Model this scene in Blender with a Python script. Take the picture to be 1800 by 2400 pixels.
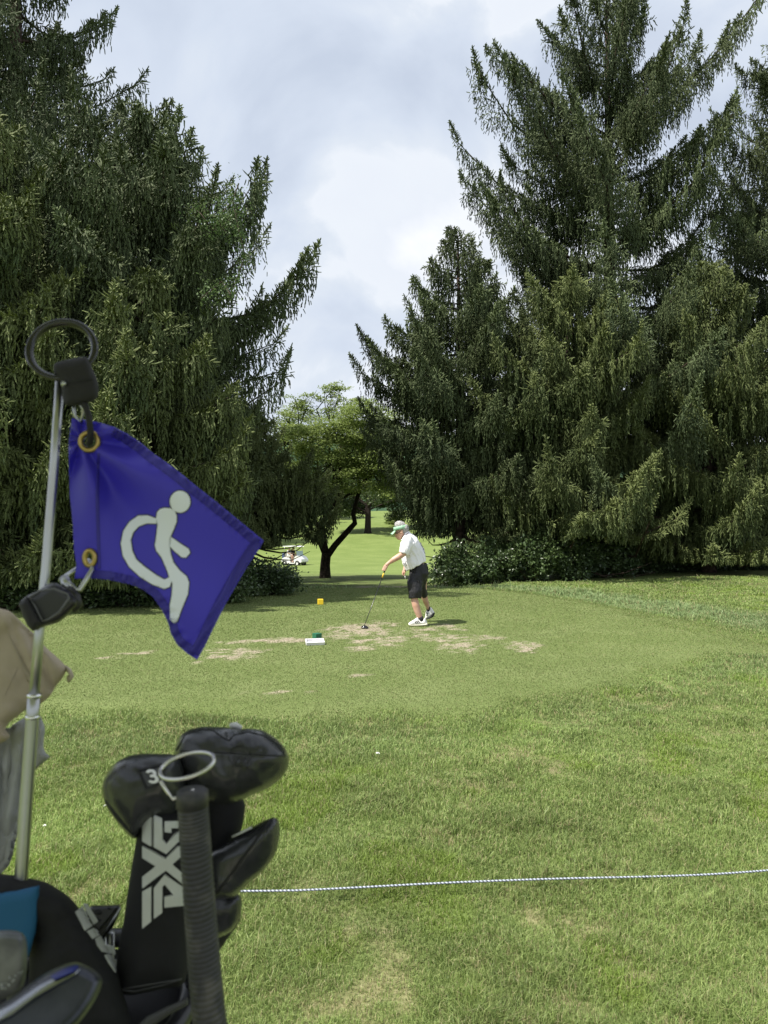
import bpy, bmesh, math, random
import numpy as np
from mathutils import Vector, Matrix, noise as mnoise
R = math.radians
sc = bpy.context.scene
for o in list(bpy.data.objects): bpy.data.objects.remove(o)

# ---------------------------------------------------------------- camera, sky, sun, exposure
EYE = 1.7; F = 1700.0; PITCH = math.atan(40 / F)
cd = bpy.data.cameras.new('camera'); cam = bpy.data.objects.new('camera', cd); sc.collection.objects.link(cam)
cam.location = (0, 0, EYE); cam.rotation_euler = (math.pi / 2 + PITCH, 0, 0)
cd.sensor_fit = 'VERTICAL'; cd.sensor_height = 36.0; cd.lens = 36.0 * F / 2400.0
cd.clip_start = 0.05; cd.clip_end = 4000
cd.dof.use_dof = True; cd.dof.focus_distance = 12.0; cd.dof.aperture_fstop = 8.0
sc.camera = cam
SUN_EL, SUN_DIR = R(56), (0.90, 0.436)      # direction the shadows run on the ground
wd = bpy.data.worlds.new('World'); sc.world = wd; wd.use_nodes = True
def build_world():
    nt = wd.node_tree; nt.nodes.clear(); N = nt.nodes.new; L = nt.links.new
    out = N('ShaderNodeOutputWorld'); bg = N('ShaderNodeBackground'); bg.inputs[1].default_value = 0.1
    sky = N('ShaderNodeTexSky'); sky.sky_type = 'NISHITA'; sky.sun_disc = False
    sky.sun_elevation = SUN_EL; sky.sun_rotation = math.atan2(-SUN_DIR[0], -SUN_DIR[1])
    tc = N('ShaderNodeTexCoord'); mp = N('ShaderNodeMapping'); mp.inputs['Scale'].default_value = (1, 1, 1.5)
    mp.inputs['Location'].default_value = (0.43, 0.2, 0.13)
    L(tc.outputs['Generated'], mp.inputs[0])
    n1 = N('ShaderNodeTexNoise'); n1.inputs['Scale'].default_value = 3.0; n1.inputs['Detail'].default_value = 9
    n1.inputs['Roughness'].default_value = 0.50; n1.inputs['Distortion'].default_value = 0.5
    n2 = N('ShaderNodeTexNoise'); n2.inputs['Scale'].default_value = 1.3; n2.inputs['Detail'].default_value = 3
    L(mp.outputs[0], n1.inputs[0]); L(mp.outputs[0], n2.inputs[0])
    r1 = N('ShaderNodeValToRGB'); e = r1.color_ramp.elements
    e[0].position = .36; e[0].color = (3.5, 3.95, 4.75, 1); e[1].position = .70; e[1].color = (6.3, 6.4, 6.6, 1)
    for q_, c_ in ((.46, (4.1, 4.55, 5.3, 1)), (.515, (4.5, 4.9, 5.5, 1)), (.545, (5.1, 5.4, 5.85, 1)), (.60, (5.0, 5.3, 5.8, 1))):
        q = e.new(q_); q.color = c_
    r2 = N('ShaderNodeValToRGB'); e = r2.color_ramp.elements
    e[0].position = .3; e[0].color = (.55, .55, .55, 1); e[1].position = .6; e[1].color = (1, 1, 1, 1)
    L(n1.outputs[0], r1.inputs[0]); L(n2.outputs[0], r2.inputs[0])
    mx = N('ShaderNodeMix'); mx.data_type = 'RGBA'
    L(r2.outputs[0], mx.inputs[0]); 
    add = N('ShaderNodeMix'); add.data_type = 'RGBA'; add.blend_type = 'MIX'; add.inputs[0].default_value = .8
    L(sky.outputs[0], add.inputs[6]); L(r1.outputs[0], add.inputs[7])
    L(add.outputs[2], mx.inputs[6]); L(r1.outputs[0], mx.inputs[7])
    L(mx.outputs[2], bg.inputs[0]); L(bg.outputs[0], out.inputs[0])
build_world()
sd = bpy.data.lights.new('sun', 'SUN'); sd.energy = 4.8; sd.angle = R(0.6); sd.color = (1, .95, .87)
sun = bpy.data.objects.new('sun', sd); sc.collection.objects.link(sun)
dv = Vector((SUN_DIR[0] * math.cos(SUN_EL), SUN_DIR[1] * math.cos(SUN_EL), -math.sin(SUN_EL)))
sun.rotation_euler = dv.to_track_quat('-Z', 'Y').to_euler(); sun.location = (0, 0, 50)
vs = sc.view_settings; sc.display_settings.display_device = 'sRGB'
vs.view_transform = 'Standard'; vs.look = 'None'; vs.gamma = 1; vs.exposure = 0.75
cy = sc.cycles; cy.max_bounces = 5; cy.diffuse_bounces = 3; cy.glossy_bounces = 3; cy.transmission_bounces = 4
cy.transparent_max_bounces = 6; cy.caustics_reflective = False; cy.caustics_refractive = False

# ---------------------------------------------------------------- helpers
CP, SP = math.cos(PITCH), math.sin(PITCH)
def at(px, py, Y):
    a = (px - 900) / F; b = (1200 - py) / F
    dy = CP - b * SP; dz = SP + b * CP
    t = Y / dy
    return Vector((a * t, Y, EYE + dz * t))
def atn(p, Y):                      # numpy version, p (n,2), Y scalar or (n,)
    a = (p[:, 0] - 900) / F; b = (1200 - p[:, 1]) / F
    t = Y / (CP - b * SP)
    return np.stack([a * t, np.broadcast_to(Y, a.shape), EYE + (SP + b * CP) * t], 1)

def link(o, parent=None):
    sc.collection.objects.link(o)
    if parent is not None:
        o.parent = parent
        o.matrix_parent_inverse = parent.matrix_basis.inverted()
    return o
def tag(o, label=None, cat=None, group=None, kind=None):
    if label: o['label'] = label
    if cat: o['category'] = cat
    if group: o['group'] = group
    if kind: o['kind'] = kind
    return o
def thing(name, label, cat, loc, group=None):
    o = bpy.data.objects.new(name, None); sc.collection.objects.link(o); o.location = loc
    o.empty_display_size = .1
    return tag(o, label, cat, group)
def mesh_np(name, V, faces, mat, parent=None, smooth=False, attrs=None):
    """faces: list of (n,k) int arrays"""
    me = bpy.data.meshes.new(name)
    V = np.asarray(V, np.float32); me.vertices.add(len(V)); me.vertices.foreach_set('co', V.ravel())
    tot = sum(f.size for f in faces); nf = sum(len(f) for f in faces)
    me.loops.add(tot); me.polygons.add(nf)
    me.loops.foreach_set('vertex_index', np.concatenate([f.ravel() for f in faces]).astype(np.int32))
    st = []; s = 0
    for f in faces:
        st.append(s + np.arange(len(f)) * f.shape[1]); s += f.size
    me.polygons.foreach_set('loop_start', np.concatenate(st).astype(np.int32))
    me.update(calc_edges=True)
    me.polygons.foreach_set('use_smooth', np.full(nf, bool(smooth)))
    for k, v in (attrs or {}).items():
        if v.ndim == 1:
            a = me.attributes.new(k, 'FLOAT', 'POINT'); a.data.foreach_set('value', v.astype(np.float32))
        else:
            a = me.attributes.new(k, 'FLOAT_COLOR', 'POINT')
            c = np.ones((len(v), 4), np.float32); c[:, :3] = v; a.data.foreach_set('color', c.ravel())
    me.materials.append(mat)
    return link(bpy.data.objects.new(name, me), parent)
def obj_bm(name, bm, mat, parent=None, smooth=True):
    me = bpy.data.meshes.new(name); bm.to_mesh(me); bm.free()
    me.materials.append(mat)
    for p in me.polygons: p.use_smooth = smooth
    return link(bpy.data.objects.new(name, me), parent)
def bake(o, mods):
    """apply modifiers given as (type, dict) and keep the result as plain mesh data"""
    for t, kw in mods:
        m = o.modifiers.new(t, t)
        for k, v in kw.items(): setattr(m, k, v)
    dg = bpy.context.evaluated_depsgraph_get(); dg.update()
    me = bpy.data.meshes.new_from_object(o.evaluated_get(dg))
    o.modifiers.clear(); o.data = me
    for p in me.polygons: p.use_smooth = True
    return o

def mat(name, col, rough=.6, metal=0, spec=.5, noise=None, bump=None, trans=0):
    """noise=(scale, colour2, lo, hi), bump=(scale, strength, distance)"""
    m = bpy.data.materials.new(name); m.use_nodes = True; nt = m.node_tree; b = nt.nodes['Principled BSDF']
    b.inputs['Base Color'].default_value = (*col, 1); b.inputs['Roughness'].default_value = rough
    b.inputs['Metallic'].default_value = metal; b.inputs['Specular IOR Level'].default_value = spec
    N = nt.nodes.new; L = nt.links.new
    if noise or bump: tc = N('ShaderNodeTexCoord')
    if noise:
        n = N('ShaderNodeTexNoise'); n.inputs['Scale'].default_value = noise[0]; n.inputs['Detail'].default_value = 5
        L(tc.outputs['Object'], n.inputs[0])
        r = N('ShaderNodeValToRGB'); r.color_ramp.elements[0].position = noise[2]; r.color_ramp.elements[1].position = noise[3]
        r.color_ramp.elements[0].color = (*col, 1); r.color_ramp.elements[1].color = (*noise[1], 1)
        L(n.outputs[0], r.inputs[0]); L(r.outputs[0], b.inputs['Base Color'])
    if bump:
        n = N('ShaderNodeTexNoise'); n.inputs['Scale'].default_value = bump[0]; n.inputs['Detail'].default_value = 4
        L(tc.outputs['Object'], n.inputs[0])
        bp = N('ShaderNodeBump'); bp.inputs['Strength'].default_value = bump[1]; bp.inputs['Distance'].default_value = bump[2]
        L(n.outputs[0], bp.inputs['Height']); L(bp.outputs[0], b.inputs['Normal'])
    return m
def attr_mat(name, ca, cb, rough=.6, spec=.3, transl=.0, nscale=.6, nc=None, fuzz=0):
    """foliage: colour between ca and cb by the per-vertex 'tint', drifted by a slow noise towards nc"""
    m = bpy.data.materials.new(name); m.use_nodes = True; nt = m.node_tree; b = nt.nodes['Principled BSDF']
    N = nt.nodes.new; L = nt.links.new
    a = N('ShaderNodeAttribute'); a.attribute_name = 'tint'
    mx = N('ShaderNodeMix'); mx.data_type = 'RGBA'; mx.inputs[6].default_value = (*ca, 1); mx.inputs[7].default_value = (*cb, 1)
    L(a.outputs['Fac'], mx.inputs[0]); src = mx.outputs[2]
    if nc:
        tc = N('ShaderNodeTexCoord'); n = N('ShaderNodeTexNoise'); n.inputs['Scale'].default_value = nscale; n.inputs['Detail'].default_value = 3
        L(tc.outputs['Object'], n.inputs[0])
        mr = N('ShaderNodeMapRange'); mr.inputs[1].default_value = .4; mr.inputs[2].default_value = .65
        L(n.outputs[0], mr.inputs[0])
        m2 = N('ShaderNodeMix'); m2.data_type = 'RGBA'; m2.inputs[7].default_value = (*nc, 1)
        L(mr.outputs[0], m2.inputs[0]); L(src, m2.inputs[6]); src = m2.outputs[2]
    if fuzz:
        tc2 = N('ShaderNodeTexCoord'); f = N('ShaderNodeTexNoise'); f.inputs['Scale'].default_value = fuzz; f.inputs['Detail'].default_value = 2
        L(tc2.outputs['Object'], f.inputs[0]); mr = N('ShaderNodeMapRange'); mr.inputs[1].default_value = .35; mr.inputs[2].default_value = .65; mr.inputs[3].default_value = .45; mr.inputs[4].default_value = 1.45
        L(f.outputs[0], mr.inputs[0]); vm = N('ShaderNodeVectorMath'); vm.operation = 'SCALE'; L(src, vm.inputs[0]); L(mr.outputs[0], vm.inputs['Scale']); src = vm.outputs[0]
        bp = N('ShaderNodeBump'); bp.inputs['Strength'].default_value = .7; bp.inputs['Distance'].default_value = .02; L(f.outputs[0], bp.inputs['Height']); L(bp.outputs[0], b.inputs['Normal'])
    L(src, b.inputs['Base Color']); b.inputs['Roughness'].default_value = rough; b.inputs['Specular IOR Level'].default_value = spec
    if transl:
        t = N('ShaderNodeBsdfTranslucent'); L(src, t.inputs[0]); ms = N('ShaderNodeMixShader'); ms.inputs[0].default_value = transl
        L(b.outputs[0], ms.inputs[1]); L(t.outputs[0], ms.inputs[2]); L(ms.outputs[0], nt.nodes['Material Output'].inputs[0])
    return m

# value noise on a plane
_rs = np.random.RandomState(5); _G = _rs.rand(256, 256)
def vnoise(x, y):
    xi = np.floor(x).astype(int); yi = np.floor(y).astype(int); fx = x - xi; fy = y - yi
    fx = fx * fx * (3 - 2 * fx); fy = fy * fy * (3 - 2 * fy)
    g = lambda i, j: _G[(xi + i) & 255, (yi + j) & 255]
    return (g(0, 0) * (1 - fx) + g(1, 0) * fx) * (1 - fy) + (g(0, 1) * (1 - fx) + g(1, 1) * fx) * fy
def fbm(x, y, o=4):
    s = 0; a = .5; t = 0
    for i in range(o):
        s = s + a * vnoise(x * 2 ** i + 17 * i, y * 2 ** i + 31 * i); t += a; a *= .55
    return s / t
def sm(a, b, x):
    t = np.clip((x - a) / (b - a), 0, 1); return t * t * (3 - 2 * t)
def poly_sd(px, py, poly):
    """signed distance, positive inside"""
    P = np.asarray(poly, float); n = len(P); d = np.full(np.shape(px), 1e9); ins = np.zeros(np.shape(px), bool)
    for i in range(n):
        x0, y0 = P[i]; x1, y1 = P[(i + 1) % n]
        ex, ey = x1 - x0, y1 - y0; wx, wy = px - x0, py - y0
        t = np.clip((wx * ex + wy * ey) / (ex * ex + ey * ey + 1e-12), 0, 1)
        d = np.minimum(d, np.hypot(wx - t * ex, wy - t * ey))
        c = (y0 > py) != (y1 > py)
        with np.errstate(divide='ignore', invalid='ignore'):
            xi = (x1 - x0) * (py - y0) / (y1 - y0 + 1e-12) + x0
        ins ^= c & (px < xi)
    return np.where(ins, d, -d)

class TB:
    """collects tubes / boxes into one mesh"""
    def __init__(s): s.V = []; s.F4 = []; s.F3 = []; s.n = 0
    def tube(s, pts, rad, k=8, cap=True):
        pts = [Vector(p) for p in pts]; m = len(pts)
        if not hasattr(rad, '__len__'): rad = [rad] * m
        up = None; rings = []
        for i, p in enumerate(pts):
            t = (pts[min(i + 1, m - 1)] - pts[max(i - 1, 0)]).normalized()
            if up is None: up = t.orthogonal().normalized()
            up = (up - t * up.dot(t)).normalized(); w = t.cross(up)
            r = rad[i]
            for j in range(k):
                a = 2 * math.pi * j / k
                ra, rb = r if hasattr(r, '__len__') else (r, r)
                s.V.append(p + up * math.cos(a) * ra + w * math.sin(a) * rb)
        b = s.n
        for i in range(m - 1):
            for j in range(k):
                s.F4.append((b + i * k + j, b + i * k + (j + 1) % k, b + (i + 1) * k + (j + 1) % k, b + (i + 1) * k + j))
        s.n += m * k
        if cap:
            for e, q in ((0, 0), (m - 1, 1)):
                s.V.append(pts[e]); c = s.n; s.n += 1
                for j in range(k):
                    a0, a1 = b + e * k + j, b + e * k + (j + 1) % k
                    s.F3.append((c, a0, a1) if q else (c, a1, a0))
    def box(s, c, size, rot=None):
        c = Vector(c); M = rot or Matrix.Identity(3)
        b = s.n
        for x in (-.5, .5):
            for y in (-.5, .5):
                for z in (-.5, .5): s.V.append(c + M @ Vector((x * size[0], y * size[1], z * size[2])))
        for f in ((0, 1, 3, 2), (4, 6, 7, 5), (0, 4, 5, 1), (2, 3, 7, 6), (0, 2, 6, 4), (1, 5, 7, 3)):
            s.F4.append(tuple(b + i for i in f))
        s.n += 8
    def build(s, name, m, parent=None, smooth=True, bevel=None):
        fs = []
        if s.F4: fs.append(np.array(s.F4))
        if s.F3: fs.append(np.array(s.F3))
        o = mesh_np(name, np.array([tuple(v) for v in s.V]), fs, m, parent, smooth)
        if bevel: bake(o, [('BEVEL', dict(width=bevel, segments=2, limit_method='ANGLE'))])
        if bevel or not smooth:
            for p in o.data.polygons: p.use_smooth = smooth
        return o
# ---------------------------------------------------------------- ground
TEE = [(-9, 6.9), (-5, 6.6), (-3, 6.45), (-1.6, 6.3), (0, 6.35), (.84, 6.6), (1.8, 7.1), (2.4, 7.55), (3.7, 8.9), (5.5, 9.9), (6.8, 10.6), (6.3, 11.4), (5.3, 13.5), (4.5, 16.3),
       (3.6, 18.6), (2.4, 20.0), (0.8, 20.4), (-2.5, 19.4), (-5.5, 16.4), (-9, 14.6)]
def tee_w(x, y):
    d = poly_sd(x, y, TEE)
    return sm(-.5, .5, d) * sm(6.6, 4.2, x)
def H(x, y):
    x = np.asarray(x, float); y = np.asarray(y, float)
    yy = [-100, 19.5, 24, 34, 54, 69, 85, 110, 160, 300, 4000]; zz = [0, 0, -.38, -.6, -1.45, -1.8, -1.3, 1.05, 5.6, 9, 9]
    c = np.interp(y, yy, zz)
    sr = sm(1.5, 5, x) * (1 - sm(30, 60, y)); sl = sm(-4.5, -8, x) * (1 - sm(24, 45, y))
    sh = np.maximum(sr, sl)
    h = c * (1 - sh) + 0.0 * sh
    h = h + sm(5, 12, x) * sm(14, 30, y) * .25
    near = 1 - sm(40, 90, y)
    h = h + (fbm(x * .35, y * .35, 3) - .5) * .10 * near * (1 - tee_w(x, y) * .8) + (fbm(x * .05, y * .05, 2) - .5) * 1.2 * sm(60, 140, y)
    return h + .1 * tee_w(x, y) + .02 * sm(8, 20, y)
def dirt_px(cx, cy, wx, wy, a=1): 
    Y = (EYE - .1) * F / (cy - 1240); X = (cx - 900) / F * Y
    return (X, Y, wx / F * Y, (EYE - .1) * F / (cy - wy - 1240) - Y, a)
DIRT = [dirt_px(845, 1475, 75, 16, 1.15), dirt_px(790, 1490, 45, 8, 1), dirt_px(900, 1500, 60, 14, 1.0), dirt_px(855, 1518, 35, 6, 1.1), dirt_px(1020, 1495, 60, 8, .85),
        dirt_px(1085, 1517, 55, 9, .9), dirt_px(1045, 1470, 45, 8, .75), dirt_px(1225, 1513, 32, 12, 1.0), dirt_px(1120, 1495, 60, 8, .6), dirt_px(660, 1502, 110, 5, 1), dirt_px(560, 1525, 70, 5, .95),
        dirt_px(520, 1538, 60, 5, .95), dirt_px(462, 1552, 10, 3, 1.1), dirt_px(320, 1530, 50, 4, 1.1), dirt_px(245, 1541, 30, 3, 1), dirt_px(840, 1582, 35, 3, .8), dirt_px(700, 1620, 90, 4, .4), dirt_px(990, 1475, 50, 6, .8)]
def dirt_w(x, y):
    w = np.zeros(np.shape(x))
    n = fbm(x * 2.2 + 3, y * 1.2, 4) - .5; n2 = fbm(x * 8, y * 4.5, 4)
    for X, Y, rx, ry, a in DIRT:
        d = np.hypot((x - X) / rx, (y - Y) / ry)
        w = np.maximum(w, a * sm(2.0, .0, d + n * 2.2))
    n3 = fbm(x * 26, y * 17, 3)
    w = sm(.30, .80, w * .80 + (n2 - .5) * 1.4 + (n3 - .5) * 1.9) * sm(.06, .4, w)
    # bare patch under the trees past the tee
    d = np.hypot((x - 1.0) / 2.2, (y - 26.5) / 1.0); w = np.maximum(w, .9 * sm(1.3, .6, d + n * 1.5))
    return np.clip(w, 0, 1)
def worn_w(x, y):                   # thin, straw coloured turf in the rough
    n = fbm(x * 1.3 + 40, y * 1.1 + 9, 4); n2 = fbm(x * 5, y * 4.5 + 50, 3)
    n3 = fbm(x * 14 + 5, y * 12, 3)
    return .70 * sm(.535, .69, n * .22 + n2 * .42 + n3 * .36) * (1 - sm(-.3, .2, poly_sd(x, y, TEE)))
def grid_lines(a, b, step, lo, hi, g):
    c = list(np.arange(a, b + 1e-6, step)); s = step; v = c[-1]
    while v < hi: s *= g; v += s; c.append(v)
    s = step; v = c[0]; pre = []
    while v > lo: s *= g; v -= s; pre.append(v)
    return np.array(pre[::-1] + c)
def build_ground():
    xs = grid_lines(-8, 8, .08, -1200, 1200, 1.12); ys = grid_lines(1.5, 24, .08, -40, 2500, 1.10)
    X, Y = np.meshgrid(xs, ys); x, y = X.ravel(), Y.ravel()
    V = np.stack([x, y, H(x, y)], 1); nx, ny = len(xs), len(ys)
    i = (np.arange(ny - 1)[:, None] * nx + np.arange(nx - 1)[None, :]).ravel()
    Fq = np.stack([i, i + 1, i + 1 + nx, i + nx], 1)
    m = bpy.data.materials.new('turf_ground'); m.use_nodes = True; nt = m.node_tree; b = nt.nodes['Principled BSDF']
    N = nt.nodes.new; L = nt.links.new
    at_ = lambda n: (lambda a: (setattr(a, 'attribute_name', n), a)[1])(N('ShaderNodeAttribute'))
    tee, dirt, worn = at_('tee'), at_('dirt'), at_('worn')
    tc = N('ShaderNodeTexCoord')
    def nz(scale, lo, hi, det=4, dist=0):
        n = N('ShaderNodeTexNoise'); n.inputs['Scale'].default_value = scale; n.inputs['Detail'].default_value = det; n.inputs['Distortion'].default_value = dist
        L(tc.outputs['Object'], n.inputs[0]); r = N('ShaderNodeMapRange'); r.inputs[1].default_value = lo; r.inputs[2].default_value = hi
        L(n.outputs[0], r.inputs[0]); return r.outputs[0]
    def mixc(f, a, bb):
        x = N('ShaderNodeMix'); x.data_type = 'RGBA'
        for s, v in ((0, f), (6, a), (7, bb)):
            if isinstance(v, tuple): x.inputs[s].default_value = (*v, 1)
            else: L(v, x.inputs[s])
        return x.outputs[2]
    rough = mixc(nz(26, .38, .62), (.075, .095, .030), (.140, .170, .060))
    rough = mixc(nz(.9, .4, .65), rough, (.13, .18, .05))
    fairc = mixc(nz(.35, .35, .65), (.135, .185, .045), (.20, .25, .075)); fairc = mixc(nz(9, .35, .65), fairc, (.12, .165, .045)); rough = mixc(at_('far').outputs['Fac'], rough, fairc)
    teec = mixc(nz(150, .35, .65), (.075, .105, .030), (.170, .215, .075))
    teec = mixc(nz(1.1, .42, .7), teec, (.155, .190, .072))
    c = mixc(tee.outputs['Fac'], rough, teec)
    straw = mixc(nz(45, .35, .6), (.15, .125, .065), (.30, .255, .15))
    c = mixc(worn.outputs['Fac'], c, straw)
    soil = mixc(nz(42, .35, .65), (.15, .13, .09), (.40, .35, .26))
    c = mixc(dirt.outputs['Fac'], c, soil)
    L(c, b.inputs['Base Color']); b.inputs['Roughness'].default_value = .9; b.inputs['Specular IOR Level'].default_value = .15
    bp = N('ShaderNodeBump'); bp.inputs['Strength'].default_value = .5; bp.inputs['Distance'].default_value = .008
    n = N('ShaderNodeTexNoise'); n.inputs['Scale'].default_value = 130; n.inputs['Detail'].default_value = 5; L(tc.outputs['Object'], n.inputs[0])
    L(n.outputs[0], bp.inputs['Height']); L(bp.outputs[0], b.inputs['Normal'])
    far = sm(22, 30, y)
    o = mesh_np('ground', V, [Fq], m, None, True, {'tee': np.maximum(tee_w(x, y), 0), 'dirt': dirt_w(x, y), 'worn': worn_w(x, y) * (1 - far) * .8, 'far': sm(38, 48, y)})
    tag(o, kind='structure')
build_ground()

def build_grass():
    rs = np.random.RandomState(3)
    n = 900000
    # depth with density ~ 1/Y^2 over a strip of width ~Y
    cdfY = np.linspace(2.15, 23, 4000); pdf = (1.16 * cdfY + 1.6) * np.minimum((3 / cdfY) ** 1.85, 1.25)
    cdf = np.cumsum(pdf); cdf /= cdf[-1]
    Y = np.interp(rs.rand(n), cdf, cdfY); X = (rs.rand(n) - .5) * (1.16 * Y + 1.6)
    d = poly_sd(X, Y, TEE) + (fbm(X * 2, Y * 2, 3) - .5) * .5
    tee = sm(-.15, .25, d) * sm(6.4, 4.4, X + (fbm(X * 1.5, Y * 1.5, 3) - .5) * 2); dirt = dirt_w(X, Y); worn = worn_w(X, Y)
    keep = rs.rand(n) > np.clip(dirt * .9, 0, .85) ; keep &= rs.rand(n) > worn * .6
    X, Y, tee, worn, d, dirt = [a[keep] for a in (X, Y, tee, worn, d, dirt)]; n = len(X)
    clump = fbm(X * 3.1, Y * 3.1, 3); big = fbm(X * .7 + 7, Y * .5, 3)
    bw = .45 + .5 * sm(9, 12, Y) * sm(0, 3, X)
    band = np.exp(-((d + bw) / bw) ** 2) * (.25 + .75 * sm(8, 11, Y))           # longer, bluer grass round the tee
    h = (.020 + .034 * clump ** 1.5 * 2 + .012 * rs.rand(n)) * (1 - worn * .4) * (1 + .5 * band) * np.where(Y > 12, 1 + .5 * band, 1)
    lg = rs.rand(n) < .06; h = np.where(lg, h * 1.6, h); h *= .48 + .58 * clump
    h = h * (1 - tee) + tee * (.011 + .006 * rs.rand(n))
    h *= np.where(Y > 7, 1 + (Y - 7) * .03, 1)
    w = np.maximum(.0022, .00095 * Y) * (.7 + .6 * rs.rand(n)) * (1 - .25 * tee)
    az = rs.rand(n) * 2 * np.pi; lean = (.25 + .75 * rs.rand(n)) ; la = rs.rand(n) * 2 * np.pi
    z = H(X, Y) - .003
    base = np.stack([X, Y, z], 1); s = np.stack([np.cos(az), np.sin(az), 0 * az], 1) * w[:, None] * .5
    ld = np.stack([np.cos(la), np.sin(la), 0 * la], 1)
    up = np.array([0, 0, 1.])
    mid = base + up * (h * .6)[:, None] + ld * (h * .22 * lean)[:, None]
    tip = base + up * (h * (1 - .25 * lean))[:, None] + ld * (h * .85 * lean)[:, None]
    V = np.stack([base - s, base + s, mid - s * .8, mid + s * .8, tip], 1).reshape(-1, 3)
    i = np.arange(n) * 5
    Q = np.stack([i, i + 1, i + 3, i + 2], 1); T = np.stack([i + 2, i + 3, i + 4], 1)
    # colours
    c1 = np.array([.122, .192, .046]); c2 = np.array([.312, .385, .130]); straw = np.array([.36, .33, .17]); blue = np.array([.220, .295, .135]); lime = np.array([.20, .29, .045]); teeg = np.array([.115, .165, .048]); teeg2 = np.array([.255, .305, .105])
    r = rs.rand(n)[:, None]; C = c1 * (1 - r) + c2 * r
    lm = sm(.60, .72, fbm(X * 1.7 + 90, Y * 1.9, 3))[:, None]; C = C * (1 - .65 * lm) + lime * .65 * lm
    C = C * (.72 + .56 * big[:, None]) * (.8 + .45 * fbm(X * 2.6 + 11, Y * 2.6, 2)[:, None])
    bb_ = np.minimum(band * 1.2, 1)[:, None]; C = C * (1 - .8 * bb_) + blue * (1 + .2 * sm(12, 16, Y)[:, None]) * .8 * bb_
    ct = teeg * (1 - r) + teeg2 * r
    ct = ct * (.8 + .4 * fbm(X * .9, Y * .6 + 5, 3)[:, None])
    t = tee[:, None]; C = C * (1 - t) + ct * t
    sw = (rs.rand(n) < (.10 + .45 * worn + .35 * sm(.05, .4, dirt)))[:, None]
    C = np.where(sw, straw * (.6 + .6 * rs.rand(n)[:, None]), C)
    C = np.repeat(C, 5, 0)
    m = bpy.data.materials.new('grass_blades'); m.use_nodes = True; nt = m.node_tree; b = nt.nodes['Principled BSDF']
    a = nt.nodes.new('ShaderNodeAttribute'); a.attribute_name = 'col'; nt.links.new(a.outputs['Color'], b.inputs['Base Color'])
    b.inputs['Roughness'].default_value = .5; b.inputs['Specular IOR Level'].default_value = .35
    tr = nt.nodes.new('ShaderNodeBsdfTranslucent'); ms = nt.nodes.new('ShaderNodeMixShader'); ms.inputs[0].default_value = .3
    nt.links.new(a.outputs['Color'], tr.inputs[0]); nt.links.new(b.outputs[0], ms.inputs[1]); nt.links.new(tr.outputs[0], ms.inputs[2])
    nt.links.new(ms.outputs[0], nt.nodes['Material Output'].inputs[0])
    o = mesh_np('grass', V, [Q, T], m, None, False, {'col': C})
    tag(o, 'short green turf grass covering the tee and the rough around it', 'grass', kind='stuff')
build_grass()

def build_hill():
    xs = np.linspace(-500, 500, 120); pts = []
    V = []; 
    for j, (yy, hh) in enumerate(((560, 0), (620, 40), (700, 78), (800, 100), (1000, 60))):
        for x in xs: V.append((x, yy, 5 + hh * (.75 + .35 * float(fbm(np.array([x * .006]), np.array([yy * .004]), 3)[0]) + .05 * math.sin(x * .01)) * (1 if 0 < hh else 0)))
    n = len(xs); i = (np.arange(4)[:, None] * n + np.arange(n - 1)[None, :]).ravel()
    o = mesh_np('hills', V, [np.stack([i, i + 1, i + n + 1, i + n], 1)], mat('hill_woods', (.035, .065, .04), .9, noise=(.05, (.06, .10, .055), .4, .6), spec=0), None, True)
    tag(o, kind='structure')
build_hill()
# ---------------------------------------------------------------- trees
BARK = mat('spruce_bark', (.030, .022, .017), .9, noise=(9, (.075, .055, .042), .4, .65), bump=(14, .8, .02), spec=.1)
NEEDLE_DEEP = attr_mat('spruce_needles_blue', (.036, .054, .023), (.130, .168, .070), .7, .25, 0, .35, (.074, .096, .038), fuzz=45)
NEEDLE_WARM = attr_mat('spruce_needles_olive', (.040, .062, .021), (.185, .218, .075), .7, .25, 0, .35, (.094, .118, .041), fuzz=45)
def unit(v): return v / (np.linalg.norm(v, axis=1, keepdims=True) + 1e-9)
def spindles(P, D, Ln, Rd):
    """blunt three-sided bodies of needles round a twig: P start, D unit dir"""
    n = len(P); a = np.where(np.abs(D[:, 2:3]) < .9, np.array([[0, 0, 1.]]), np.array([[1., 0, 0]]))
    u = unit(np.cross(D, a)); w = np.cross(D, u)
    L_ = Ln[:, None]; r = Rd[:, None]; v = [P]
    for f, g in ((.22, .9), (.80, .72)):
        for k in range(3):
            t = 2 * math.pi * k / 3 + f
            v.append(P + D * L_ * f + (u * math.cos(t) + w * math.sin(t)) * r * g)
    v.append(P + D * L_)
    V = np.stack(v, 1).reshape(-1, 3); i = np.arange(n) * 8; T = []; Q = []
    for k in range(3):
        a_, b_ = 1 + k, 1 + (k + 1) % 3
        T.append(np.stack([i, i + a_, i + b_], 1)); T.append(np.stack([i + 7, i + b_ + 3, i + a_ + 3], 1))
        Q.append(np.stack([i + a_, i + a_ + 3, i + b_ + 3, i + b_], 1))
    return V, np.concatenate(T), np.concatenate(Q)
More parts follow.
